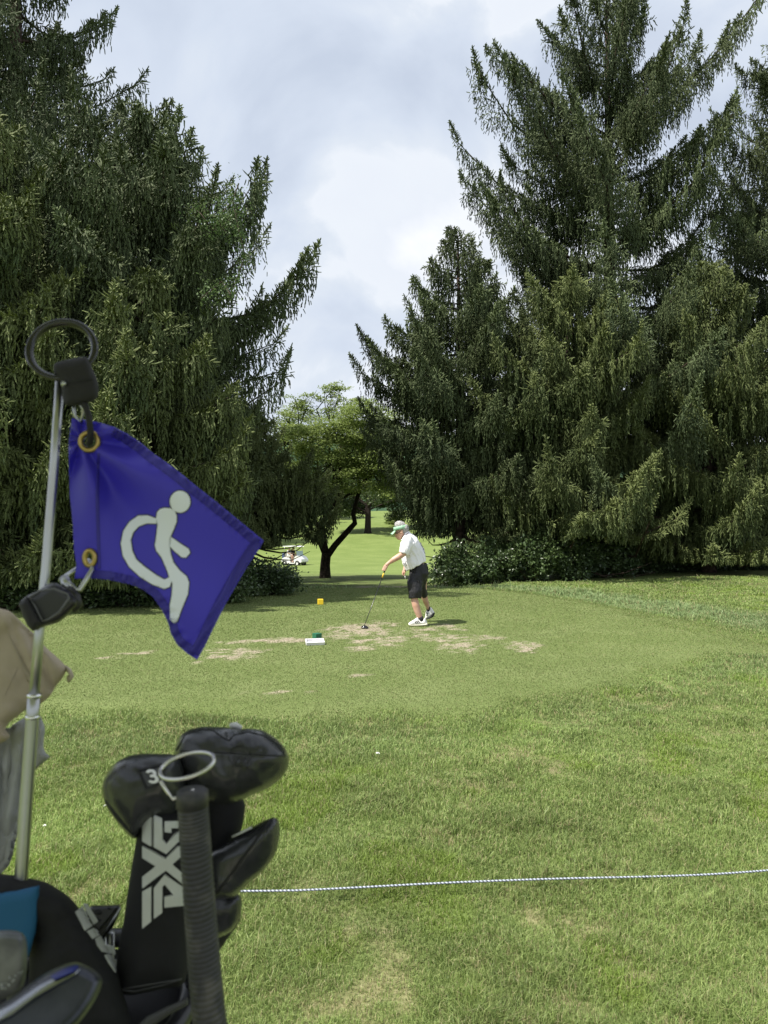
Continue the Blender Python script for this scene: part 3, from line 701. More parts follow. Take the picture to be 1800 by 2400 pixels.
def bm_tube(bm, pts, rad, k=12, yax=False):
    """closed tube; radii (in-picture, depth) when yax"""
    pts = [Vector(p) for p in pts]; m = len(pts); up = None; rings = []
    for i, p in enumerate(pts):
        t = (pts[min(i + 1, m - 1)] - pts[max(i - 1, 0)]).normalized()
        if yax: w = Vector((0, 1, 0)); w = (w - t * w.dot(t)).normalized(); u = t.cross(w)
        else:
            if up is None: up = t.orthogonal().normalized()
            up = (up - t * up.dot(t)).normalized(); u = up; w = t.cross(up)
        r = rad[i] if hasattr(rad, '__len__') else rad; ra, rb = r if hasattr(r, '__len__') else (r, r)
        rings.append([bm.verts.new(p + u * math.cos(2 * math.pi * j / k) * ra + w * math.sin(2 * math.pi * j / k) * rb) for j in range(k)])
    for a, b in zip(rings[:-1], rings[1:]):
        for j in range(k): bm.faces.new((a[j], a[(j + 1) % k], b[(j + 1) % k], b[j]))
    bm.faces.new(rings[0][::-1]); bm.faces.new(rings[-1])
def bm_ell(bm, c, r, rot=None):
    M = Matrix.Translation(c) @ (rot.to_4x4() if rot else Matrix.Identity(4)) @ Matrix.Diagonal((*r, 1))
    bmesh.ops.create_uvsphere(bm, u_segments=20, v_segments=12, radius=1, matrix=M)

# ---------------------------------------------------------------- golfer
SKIN = mat('sun_reddened_skin', (.50, .29, .20), .55, noise=(14, (.58, .36, .27), .4, .6)); 
YB = 12.1
for _ in range(12): YB = (EYE - float(H(.5, YB)) - .004) * F / 226.5
def golfer():
    Yb = YB; K = 250 / 1659
    c3 = lambda x, y, dY=0: at(850 + x * K, 1190 + y * K, Yb + dY)
    K2 = 140 / 1659; c2 = lambda x, y, dY=0: at(900 + x * K2, 1200 + y * K2, Yb + .08 + dY)
    U = K * Yb / F           # metres per crop unit
    root = thing('person', 'golfer in white polo and black shorts bending over his driver on the tee', 'person', (float(c3(880, 0).x), Yb + .2, .1))
    # body: one continuous surface
    bm = bmesh.new()
    r = lambda v: v * U
    bm_tube(bm, [c3(700, 420, .1), c3(740, 520, .15), c3(780, 700, .2), c3(830, 880, .2), c3(880, 1000, .2)], [(r(40), .06), (r(70), .12), (r(110), .12), (r(105), .12), (r(85), .10)], 16, True)
    bm_tube(bm, [c3(850, 1000, .14), c3(820, 1200, .06), c3(808, 1380, .03), c3(806, 1430, .03), c3(826, 1520, .02), c3(850, 1600, .02), c3(876, 1670, .02), c3(900, 1730, .02), c3(900, 1790, .02)], [r(60), r(58), r(56), r(57), r(58), r(54), r(47), r(40), r(40)], 14)
    bm_tube(bm, [c3(920, 1000, .34), c3(930, 1200, .42), c3(945, 1340, .5), c3(966, 1410, .52), c3(990, 1480, .55), c3(1016, 1550, .58), c3(1035, 1620, .6)], [r(90), r(72), r(54), r(50), r(42), r(31), r(30)], 14)
    # near arm
    bm_tube(bm, [c3(700, 490, -.02), c3(665, 600, -.08), c3(630, 715, -.10), c3(555, 765, -.12), c3(470, 815, -.14), c3(402, 862, -.14), c3(372, 892, -.14)], [r(60), r(56), r(52), r(48), r(40), r(27), r(30)], 12)
    # near palm and fingers closed round the grip
    bm_tube(bm, [c3(378, 885, -.14), c3(352, 925, -.14), c3(345, 955, -.14)], [(r(30), .022), (r(34), .03), (r(20), .022)], 10, True)
    for k, (x, y, ln) in enumerate(((356, 905, 38), (348, 926, 42), (338, 948, 40), (330, 968, 32))):
        bm_tube(bm, [c3(x - 26, y + 4, -.135), c3(x - 14, y + 4, -.19), c3(x + ln * .5, y + 8, -.195), c3(x + ln * .8, y + 10, -.165)], [.0115, .0115, .0105, .009], 8)
    bm_tube(bm, [c3(372, 890, -.12), c3(362, 920, -.10), c3(345, 965, -.11)], [.013, .012, .010], 8)
    # far arm
    bm_tube(bm, [c3(720, 500, .40), c3(700, 650, .48), c3(690, 800, .46), c3(662, 930, .42), c3(648, 985, .40)], [r(58), r(52), r(42), r(32), r(27)], 12)
    bm_tube(bm, [c3(650, 975, .40), c3(636, 1010, .40), c3(628, 1030, .40)], [(r(28), .022), (r(30), .026), (r(18), .02)], 10, True)
    for k in range(4): bm_tube(bm, [c3(615 + k * 7, 1018 + k * 3, .36 + k * .02), c3(622 + k * 7, 1044 + k * 3, .35 + k * .02), c3(646 + k * 5, 1056 + k * 2, .36 + k * .02)], [.0105, .010, .0085], 8)
    bm_tube(bm, [c3(650, 990, .36), c3(660, 1020, .35), c3(652, 1048, .36)], [.013, .012, .009], 8)
    # head and neck, bowed forward
    hy = .0
    bm_tube(bm, [c2(640, 690, .08), c2(590, 620, .05), c2(540, 540, .03)], [.075, .068, .066], 14)
    rot = Matrix.Rotation(R(22), 3, 'Y')
    bm_ell(bm, c2(480, 430, hy), (.104, .077, .094), rot)
    bm_ell(bm, c2(440, 560, hy), (.078, .070, .105), rot)
    bm_ell(bm, c2(430, 710, hy), (.042, .045, .040), rot)
    bm_ell(bm, c2(400, 660, hy), (.040, .042, .050), rot)
    bm_tube(bm, [c2(352, 585, hy), c2(338, 650, hy), c2(330, 692, hy), c2(352, 705, hy)], [.012, .016, .019, .012], 8)      # nose
    for s in (-.03, .03): bm_ell(bm, c2(352, 575, hy + s), (.012, .02, .009), rot)                                             # brows
    bm_ell(bm, c2(372, 730, hy), (.014, .024, .008), rot); bm_ell(bm, c2(380, 752, hy), (.013, .022, .008), rot)            # lips
    body = cut_remesh('body', bm, SKIN, .0058, root, 4)
    # ears, eyes
    for s in (-1, 1):
        bm = bmesh.new(); bm_ell(bm, c2(490, 545, hy + s * .078), (.022, .010, .036), rot); bm_ell(bm, c2(500, 575, hy + s * .080), (.012, .010, .014), rot)
        cut_remesh('ear', bm, SKIN, .004, root, 2)
        bm = bmesh.new(); bm_ell(bm, c2(366, 600, hy + s * .032), (.012, .012, .012)); obj_bm('eye', bm, mat('eye_white', (.5, .45, .42), .2), root)
    HAIR = mat('grey_hair', (.20, .19, .19), .8, noise=(60, (.48, .47, .46), .35, .65), bump=(90, 1, .006))
    bm = bmesh.new(); bm_ell(bm, c2(458, 385, hy), (.104, .088, .080), rot); bm_ell(bm, c2(560, 470, hy), (.075, .082, .085), rot); bm_ell(bm, c2(620, 490, hy), (.038, .06, .05), rot)
    cut_remesh('hair', bm, HAIR, .006, root, 3, lambda co, n: n * (.007 * mnoise.fractal(co * 55, 1, 2, 2)))
    VIS = mat('green_visor_cloth', (.20, .41, .25), .8, noise=(30, (.34, .52, .37), .4, .6)); 
    bm = bmesh.new()       # visor band: a tilted loop round the skull
    ctr = c2(455, 440, hy); ax = Matrix.Rotation(R(-12), 3, 'Y'); ring = []
    for j in range(40):
        a = 2 * math.pi * j / 40; ring.append((ctr + ax @ Vector((math.cos(a) * .119, math.sin(a) * .095, -.026)), ctr + ax @ Vector((math.cos(a) * .108, math.sin(a) * .086, .034))))
    vv = [[bm.verts.new(p) for p in q] for q in ring]
    for j in range(40): bm.faces.new((vv[j][0], vv[(j + 1) % 40][0], vv[(j + 1) % 40][1], vv[j][1]))
    o = obj_bm('visor_band', bm, VIS, root); bake(o, [('SOLIDIFY', dict(thickness=.006, offset=0))])
    bm = bmesh.new(); g = []    # bill curving down over the eyes
    for i in range(7):
        row = []
        for j in range(13):
            s = (j - 6) / 6; w = .088 * (1 - .12 * (i / 6) ** 2); f = i / 6
            x = 300 + 25 * s * s - 122 * f * (1 - .30 * s * s); y = 500 + 112 * f; p = c2(x, y + 30 * s * s * (1 - .4 * f), hy + w * s); row.append(bm.verts.new(p))
        g.append(row)
    for i in range(6):
        for j in range(12): bm.faces.new((g[i][j], g[i + 1][j], g[i + 1][j + 1], g[i][j + 1]))
    o = obj_bm('visor_bill', bm, VIS, root); bake(o, [('SOLIDIFY', dict(thickness=.006, offset=0)), ('SUBSURF', dict(levels=1))])
    tb = TB(); BLK = mat('dark_glasses', (.01, .01, .012), .2)
    for s in (-1, 1):
        tb.tube([c2(490, 530, hy + s * .080), c2(420, 555, hy + s * .078), c2(352, 590, hy + s * .062)], .004, 6)
        tb.tube([c2(350, 570, hy + s * .055), c2(345, 600, hy + s * .055)], [(.014, .022), (.016, .024)], 10)
    tb.tube([c2(338, 585, hy - .03), c2(338, 585, hy + .03)], .004, 6); tb.build('glasses', BLK, root)
    # clothes
    WH = mat('white_polo_cloth', (.82, .81, .85), .75, bump=(30, .25, .01))
    def folds(s, a, stretch=(1, 1, .35)):
        return lambda co, n: n * (a * mnoise.fractal(Vector((co.x * s * stretch[0], co.y * s * stretch[1], co.z * s * stretch[2])), 1, 2, 3))
    bm = bmesh.new()
    bm_tube(bm, [c3(684, 408, .09), c3(705, 450, .1), c3(735, 520, .13), c3(768, 640, .16), c3(790, 740, .18), c3(797, 840, .18), c3(830, 905, .18)],
            [(r(46), .075), (r(88), .13), (r(130), .20), (r(168), .20), (r(184), .205), (r(190), .21), (r(172), .20)], 24, True)
    bm_tube(bm, [c3(700, 480, .02), c3(680, 560, -.05), c3(655, 640, -.09), c3(630, 712, -.10)], [r(86), r(90), r(84), r(78)], 14)
    bm_tube(bm, [c3(730, 490, .32), c3(715, 600, .42), c3(700, 700, .46)], [r(80), r(84), r(74)], 14)
    def shirt_disp(co, n):
        f = mnoise.fractal(Vector((co.x * 14 + co.z * 6, co.y * 12, co.z * 3.0)), 1, 2, 3); f2 = mnoise.fractal(Vector((co.x * 30 + co.z * 12, co.y * 20, co.z * 7)), 1, 2, 2)
        return n * (.020 * f + .006 * f2)
    cut_remesh('shirt', bm, WH, .0085, root, 3, shirt_disp)
    tb = TB(); tb.tube([c3(642, 452, .04), c3(664, 402, .03), c3(706, 376, .05), c3(718, 372, .10), c3(706, 376, .16), c3(664, 402, .18), c3(642, 452, .16)], [(.010, .016)] * 7, 8); tb.build('collar', WH, root)
    tb = TB(); tb.box(c3(597, 645, -.205), (.016, .004, .006), Matrix.Rotation(R(-30), 3, 'Y')); tb.build('sleeve_logo', mat('grey_print', (.35, .35, .37), .6), root, False)
    BK = mat('black_shorts_cloth', (.012, .012, .014), .55, spec=.4, bump=(24, .3, .012))
    bm = bmesh.new()
    bm_tube(bm, [c3(862, 880, .2), c3(870, 930, .2), c3(880, 1010, .2), c3(862, 1110, .2)], [(r(140), .17), (r(152), .185), (r(160), .20), (r(140), .19)], 20, True)
    bm_tube(bm, [c3(850, 1040, .10), c3(812, 1190, .06), c3(812, 1310, .04), c3(812, 1402, .04)], [(r(126), .11), (r(122), .115), (r(112), .115), (r(96), .11)], 18, True)
    bm_tube(bm, [c3(925, 1040, .32), c3(915, 1200, .40), c3(940, 1300, .46), c3(958, 1352, .50)], [(r(104), .11), (r(74), .11), (r(58), .10), (r(52), .10)], 18, True)
    cut_remesh('shorts', bm, BK, .009, root, 4, folds(11, .016, (1.2, 1, .6)))
    tb = TB(); tb.box(c3(945, 872, -.0), (.022, .004, .004), Matrix.Rotation(R(-38), 3, 'Y')); tb.build('shorts_label', mat('tan_tag', (.45, .35, .25), .6), root, False)
    SOCK = mat('black_sock', (.012, .012, .013), .85); SH = mat('white_shoe_knit', (.66, .65, .62), .7, noise=(50, (.76, .75, .72), .4, .6)); SOLE = mat('cream_shoe_sole', (.72, .68, .55), .6); BSOLE = mat('black_shoe_sole', (.015, .015, .015), .7); STR = mat('dark_shoe_stripe', (.03, .03, .035), .6)
    tb = TB(); tb.tube([c3(893, 1700, .02), c3(905, 1730, .02), c3(914, 1780, .02)], [r(46), r(45), r(45)], 14); tb.build('sock', SOCK, root)
    tb = TB(); tb.tube([c3(1014, 1536, .58), c3(1022, 1570, .59), c3(1035, 1630, .6)], [r(34), r(34), r(36)], 14); tb.build('sock', SOCK, root)
    cp = lambda L: [(850 + x * K, 1190 + y * K) for x, y in L]
    s1 = Blob(cp([(711, 1802), (735, 1778), (790, 1745), (845, 1708), (866, 1700), (882, 1732), (930, 1748), (962, 1712), (984, 1735), (1003, 1790), (1004, 1822), (930, 1834), (820, 1838), (740, 1836), (714, 1820)]), Yb + .02, .052, 6.5, 3, 1.2)
    sh = s1.build('shoe', SH, root)
    Blob(cp([(712, 1808), (760, 1816), (850, 1812), (930, 1806), (1004, 1796), (1008, 1822), (995, 1836), (900, 1841), (790, 1843), (730, 1838)]), Yb + .02, .057, 2.5, 3, 1.2).build('sole', SOLE, sh)
    for k in range(3): s1.decal('stripe', cp([(804 + k * 27, 1768 - k * 4), (815 + k * 27, 1762 - k * 4), (840 + k * 26, 1800 - k * 5), (828 + k * 26, 1804 - k * 5)]), STR, sh, .002, .002, 1)
    s2 = Blob(cp([(972, 1730), (975, 1660), (985, 1600), (1020, 1600), (1050, 1550), (1068, 1552), (1096, 1590), (1118, 1632), (1108, 1668), (1060, 1700), (1010, 1722)]), Yb + .6, .05, 6, 3, 1.2)
    sh = s2.build('shoe', SH, root)
    Blob(cp([(1119, 1628), (1121, 1652), (1108, 1680), (1090, 1704), (1030, 1730), (982, 1738), (1000, 1722), (1046, 1690), (1060, 1660), (1090, 1636)]), Yb + .59, .05, 2.6, 3, 1.0).build('sole', BSOLE, sh)
    for k in range(3): s2.decal('stripe', cp([(986, 1618 + k * 26), (1016, 1604 + k * 28), (1020, 1615 + k * 28), (989, 1630 + k * 26)]), STR, sh, .002, .002, 1)
    # driver
    cr = thing('golf_club', 'black driver with yellow grip end held down to the turf by the golfer', 'golf club', tuple(c3(20, 1880, -.1)))
    a, b = c3(386, 862, -.15), c3(15, 1868, -.30); P = lambda t: a.lerp(b, t)
    tb = TB(); tb.tube([P(0), P(.02), P(.14), P(.155)], [.012, .015, .0125, .012], 12); tb.build('grip', mat('dark_grip_rubber', (.02, .02, .022), .7), cr)
    tb = TB(); tb.tube([P(.155), P(.225)], [.0125, .0105], 12); tb.build('grip_end', mat('yellow_grip_rubber', (.72, .47, .04), .5), cr)
    tb = TB(); tb.tube([P(.225), P(.97), P(1.0)], [.0065, .0058, .007], 8); tb.build('shaft', mat('graphite_shaft', (.012, .012, .014), .25), cr)
    bm = bmesh.new(); e = P(1.0); bm_ell(bm, e + Vector((.02, .02, -.002)), (.060, .056, .038), Matrix.Rotation(R(10), 3, 'Y')); bm_tube(bm, [e + Vector((.01, 0, .03)), e + Vector((0, .0, -.01))], [.009, .013], 8)
    cut_remesh('club_head', bm, mat('driver_black_gloss', (.012, .012, .016), .15, spec=.7), .005, cr, 3)
    # what he holds in the other hand
    gt = thing('golf_tee', 'white and green golf tee pinched in the far hand of the golfer', 'golf tee', tuple(c3(660, 1040, .36)))
    tb = TB(); tb.tube([c3(656, 1058, .36), c3(666, 1112, .36)], [.006, .004], 8); tb.build('peg', mat('white_tee_paint', (.8, .8, .78), .4), gt)
    tb = TB(); tb.tube([c3(655, 1028, .35), c3(662, 1034, .35), c3(668, 1040, .35)], [.004, .010, .004], 8); tb.build('cup', mat('green_tee_paint', (.12, .6, .1), .4), gt)
golfer()

# ---------------------------------------------------------------- things on the tee
def tee_things():
    YEL = mat('yellow_marker_paint', (.85, .58, .03), .45); GRN = mat('green_marker_paint', (.012, .105, .055), .4, noise=(30, (.02, .14, .075), .4, .6)); WP = mat('white_tray_plastic', (.72, .70, .72), .5)
    def zc(p): return float(H(p.x, p.y))
    p = at(751, 1418, 15.3); z = zc(p); s = .112
    tb = TB(); tb.box((p.x, p.y, z + s / 2 + .002), (s, s, s), Matrix.Rotation(R(12), 3, 'Z')); o = tb.build('tee_marker', YEL, None, False, bevel=.006)
    tag(o, 'yellow cube tee marker on the turf left of the golfer', 'tee marker', 'cube tee markers')
    p = at(743, 1500, 10.45); z = zc(p); s = .10
    tb = TB(); tb.box((p.x, p.y, z + s / 2 + .002), (s, s, s), Matrix.Rotation(R(40), 3, 'Z')); o = tb.build('tee_marker', GRN, None, False, bevel=.005)
    tag(o, 'dark green cube tee marker just behind the white tray', 'tee marker', 'cube tee markers')
    p = at(738, 1510, 10.05); z = zc(p) + .016; M = Matrix.Rotation(R(13), 3, 'Z') @ Matrix.Rotation(R(14), 3, 'X'); c = Vector((p.x, p.y, z)); L_, W_, h, t = .225, .115, .045, .014
    tb = TB(); bx = lambda dx, dy, dz, sx, sy, sz: tb.box(c + M @ Vector((dx, dy, dz)), (sx, sy, sz), M)
    bx(0, 0, .008, L_, W_, .008); bx(0, -W_ / 2 - t / 2, h / 2, L_ + 2 * t, t, h); bx(0, W_ / 2 + t / 2, h / 2, L_ + 2 * t, t, h); bx(-L_ / 2 - t / 2, 0, h / 2, t, W_, h); bx(L_ / 2 + t / 2, 0, h / 2, t, W_, h)
    o = tb.build('tray', WP, None, False, bevel=.002); tag(o, 'small open white plastic tray on the turf in front of the green marker', 'tray')
    # twisted rope across the near grass
    RP = bpy.data.materials.new('black_white_rope'); RP.use_nodes = True; nt = RP.node_tree; b = nt.nodes['Principled BSDF']; N = nt.nodes.new; L = nt.links.new
    a = N('ShaderNodeAttribute'); a.attribute_name = 'tw'; r = N('ShaderNodeValToRGB'); r.color_ramp.interpolation = 'CONSTANT'; e = r.color_ramp.elements; e[0].color = (.09, .10, .14, 1); e[1].position = .45; e[1].color = (.42, .46, .52, 1)
    L(a.outputs['Fac'], r.inputs[0]); L(r.outputs[0], b.inputs['Base Color']); b.inputs['Roughness'].default_value = .8
    k = 12; n = 1600; V = []; T = []
    xs = np.linspace(-.66, 2.35, n); pxs = []
    for i, x in enumerate(xs):
        u = max(0, (x + .4) / 2.3); y = 3.34 + .10 * u + .12 * u * u + .012 * math.sin(x * 3.1); z = float(H(x, y)) + .056 + .004 * math.sin(x * 2.3 + 1)
        for j in range(k):
            a_ = 2 * math.pi * j / k; st = (2 * a_ / (2 * math.pi) - x / .018) % 1.0; rr_ = .0045 + .0009 * math.sin(2 * math.pi * st)
            V.append((x, y + math.cos(a_) * rr_, z + math.sin(a_) * rr_)); T.append(st)
    i = (np.arange(n - 1)[:, None] * k + np.arange(k)[None, :]).ravel(); i2 = (np.arange(n - 1)[:, None] * k + (np.arange(k)[None, :] + 1) % k).ravel()
    o = mesh_np('rope', np.array(V), [np.stack([i, i + k, i2 + k, i2], 1)], RP, None, True, {'tw': np.array(T)})
    tag(o, 'thin twisted black and white rope stretched low over the near grass', 'rope')
    # clover heads and scraps
    WHT = mat('white_petal', (.8, .8, .76), .7)
    for px, py, s, lb in ((885, 1765, .016, 'white clover flower alone in the middle of the rough'), (105, 1937, .010, 'small white clover flower in the grass left of the golf bag'), (247, 1892, .011, 'white clover flower beside the edge of the numbered head cover'), (1238, 1385, .03, 'pale leaf scrap on the far edge of the tee')):
        d = 1.7 * F / (py - 1240); q = at(px, py, d); z = float(H(q.x, d)) + .03; rr_ = random.Random(px); bm = bmesh.new()
        for k_ in range(16):
            an = rr_.random() * 6.28; el = rr_.uniform(.1, 1.4); v = Vector((math.cos(an) * math.cos(el), math.sin(an) * math.cos(el), math.sin(el) * .7)) * s
            bmesh.ops.create_icosphere(bm, subdivisions=1, radius=s * .32, matrix=Matrix.Translation(Vector((q.x, d, z)) + v * .8) @ Matrix.Diagonal((1, .5, 1, 1)))
        fl = thing('clover_flower', lb, 'flower', (q.x, d, z), 'white scraps and clover in the grass'); obj_bm('petals', bm, WHT, fl, False)
        tb = TB(); tb.tube([(q.x, d, z - .04), (q.x, d, z)], .0012, 5); tb.build('stalk', SHRUB_STEM, fl)
tee_things()

# ---------------------------------------------------------------- golf cart far down the fairway
def cart():
    Y = 69.0; p = at(690, 1325, Y); z = float(H(p.x, Y)); root = thing('golf_cart', 'white golf cart crossing the fairway under the left boughs', 'golf cart', (p.x, Y, z))
    WB = mat('white_cart_body', (.75, .75, .75), .3); DK = mat('cart_black_plastic', (.02, .02, .022), .6); TY = mat('cart_tyre', (.02, .02, .02), .85); ME = mat('cart_post', (.4, .4, .42), .35, 1)
    def out(tb, pts, hw):       # side outline extruded across the cart
        n = len(pts); b = tb.n
        for s in (-hw, hw):
            for x, zz in pts: tb.V.append(Vector((x, s, zz)))
        tb.n += 2 * n
        for i in range(n): tb.F4.append((b + i, b + (i + 1) % n, b + n + (i + 1) % n, b + n + i))
        for k in range(1, n - 1): tb.F3.append((b, b + k, b + k + 1)); tb.F3.append((b + n, b + n + k + 1, b + n + k))
        return tb
    parts = []
    t = TB(); out(t, [(.35, .32), (.30, .62), (.45, .92), (.62, .98), (.95, .88), (1.18, .62), (1.2, .42), (1.12, .34), (.98, .36), (.92, .5), (.72, .55), (.52, .46), (.46, .32)], .56); parts.append(t.build('front_cowl', WB, root, False, bevel=.03))
    t = TB(); out(t, [(-1.15, .42), (-1.12, .58), (-.95, .74), (-.7, .82), (-.3, .78), (-.12, .6), (-.1, .3), (.42, .28), (.42, .2), (-.42, .22), (-.5, .46), (-.68, .55), (-.88, .5), (-.96, .36)], .56); parts.append(t.build('rear_body', WB, root, False, bevel=.03))
    t = TB(); t.box((0, 0, .26), (2.0, .9, .1)); parts.append(t.build('chassis', DK, root, False))
    t = TB(); t.box((-.35, 0, .86), (.55, 1.05, .12)); t.box((-.64, 0, 1.12), (.1, 1.05, .42)); parts.append(t.build('seat', mat('cart_seat', (.35, .33, .3), .6), root, False, bevel=.03))
    t = TB(); out(t, [(-1.0, 1.80), (-.9, 1.87), (.55, 1.87), (.72, 1.80)], .58); parts.append(t.build('roof', WB, root, False, bevel=.02))
    for s in (-.53, .53):
        for (x0, x1) in ((-.82, -.78), (.66, .5)):
            t = TB(); t.tube([(x0, s, .75), (x1, s, 1.8)], .018, 6); parts.append(t.build('post', ME, root))
    t = TB(); t.box((.62, 0, 1.18), (.012, 1.02, .46), Matrix.Rotation(R(-9), 3, 'Y')); parts.append(t.build('windshield', mat('cart_glass', (.32, .42, .42), .15, spec=.8), root, False))
    for x in (-.72, .72):
        for s in (-.52, .52):
            t = TB(); t.tube([(x, s - .09, .23), (x, s + .09, .23)], .23, 20); w = t.build('wheel', TY, root, False); parts.append(w)
            t = TB(); t.tube([(x, s - .1, .23), (x, s + .1, .23)], .12, 14); r = t.build('rim', WB, w, False); r.matrix_parent_inverse = Matrix.Identity(4); parts.append(r)
    M = Matrix.Translation((p.x, Y, z)) @ Matrix.Rotation(R(-28), 4, 'Z')
    for o in parts: o.matrix_parent_inverse = Matrix.Identity(4); o.data.transform(M @ Matrix.Identity(4)); 
    for o in parts:
        if o.parent is root: o.matrix_parent_inverse = root.matrix_basis.inverted()
    bag = []
    for s, c in ((-.25, (.03, .06, .16)), (.25, (.05, .05, .05))):
        t = TB(); t.tube([(-1.12, s, .45), (-1.05, s, 1.25)], [.13, .15], 14); o = t.build('golf_bag', mat('cart_bag', c, .6), None); o.data.transform(M)
        tag(o, ('navy' if s < 0 else 'black') + ' golf bag strapped on the back of the far golf cart', 'golf bag', 'golf bags on the far cart')
    def rider(y, x, shirt, lb, wear):
        rt = thing('person', lb, 'person', tuple(M @ Vector((x, y, .9))), 'riders in the golf cart'); g = lambda a, b, c: M @ Vector((x + a, y + b, c))
        bm = bmesh.new(); bm_tube(bm, [g(-.1, 0, .95), g(-.08, 0, 1.2), g(-.04, 0, 1.42), g(-.01, 0, 1.5)], [.15, .17, .13, .055]); bm_ell(bm, g(.03, 0, 1.60), (.095, .08, .12))
        for s in (-1, 1):
            bm_tube(bm, [g(-.1, s * .1, .97), g(.3, s * .11, 1.0), g(.42, s * .11, .72), g(.46, s * .11, .42)], [.095, .07, .055, .04]); bm_tube(bm, [g(-.05, s * .19, 1.40), g(.06, s * .24, 1.16), g(.32, s * .16, 1.14)], [.06, .048, .034]); bm_tube(bm, [g(.42, s * .11, .38), g(.58, s * .11, .36)], .045)
        cut_remesh('body', bm, SKIN, .014, rt, 2)
        bm = bmesh.new(); bm_tube(bm, [g(-.1, 0, .93), g(-.08, 0, 1.2), g(-.04, 0, 1.44)], [.185, .195, .13])
        for s in (-1, 1): bm_tube(bm, [g(-.05, s * .17, 1.42), g(.03, s * .24, 1.22)], [.085, .07])
        cut_remesh('shirt', bm, shirt, .016, rt, 2)
        bm = bmesh.new()
        for s in (-1, 1): bm_tube(bm, [g(-.12, s * .1, .97), g(.28, s * .11, 1.0)], [.12, .09])
        cut_remesh('shorts', bm, wear, .016, rt, 2)
        bm = bmesh.new(); bm_ell(bm, g(.02, 0, 1.665), (.11, .092, .075)); bm_tube(bm, [g(.1, 0, 1.65), g(.19, 0, 1.64)], [(.01, .07), (.008, .05)]); cut_remesh('cap', bm, shirt, .012, rt, 2)
    wsh = mat('rider_white', (.7, .7, .7), .8); bsh = mat('rider_black', (.02, .02, .022), .8)
    rider(-.27, -.42, wsh, 'rider in a white top on the near side of the golf cart', wsh); rider(.27, -.35, bsh, 'rider in a dark top on the far side of the golf cart', bsh)
cart()
# ---------------------------------------------------------------- foreground: flag, clubs and bag
LEA = mat('black_leather', (.026, .027, .030), .27, spec=.5, bump=(260, .15, .0012), noise=(25, (.036, .037, .040), .4, .6))
KNIT = mat('black_knit', (.012, .012, .013), .85, spec=.3, bump=(500, .4, .001))
CHR = mat('brushed_steel', (.48, .49, .49), .36, 1, noise=(6, (.42, .42, .40), .4, .6)); BPL = mat('black_plastic', (.016, .016, .018), .35); WEB = mat('black_webbing', (.016, .015, .018), .8, bump=(300, .6, .001))
LOGO = mat('pale_grey_rubber', (.50, .51, .48), .55); SEAM = mat('dark_seam', (.006, .006, .007), .7)
K1 = 700 / 1659; K2 = 750 / 1659
f1 = lambda L: [(x * K1, 700 + y * K1) for x, y in L]
f2 = lambda L: [(x * K2, 1650 + y * K2) for x, y in L]
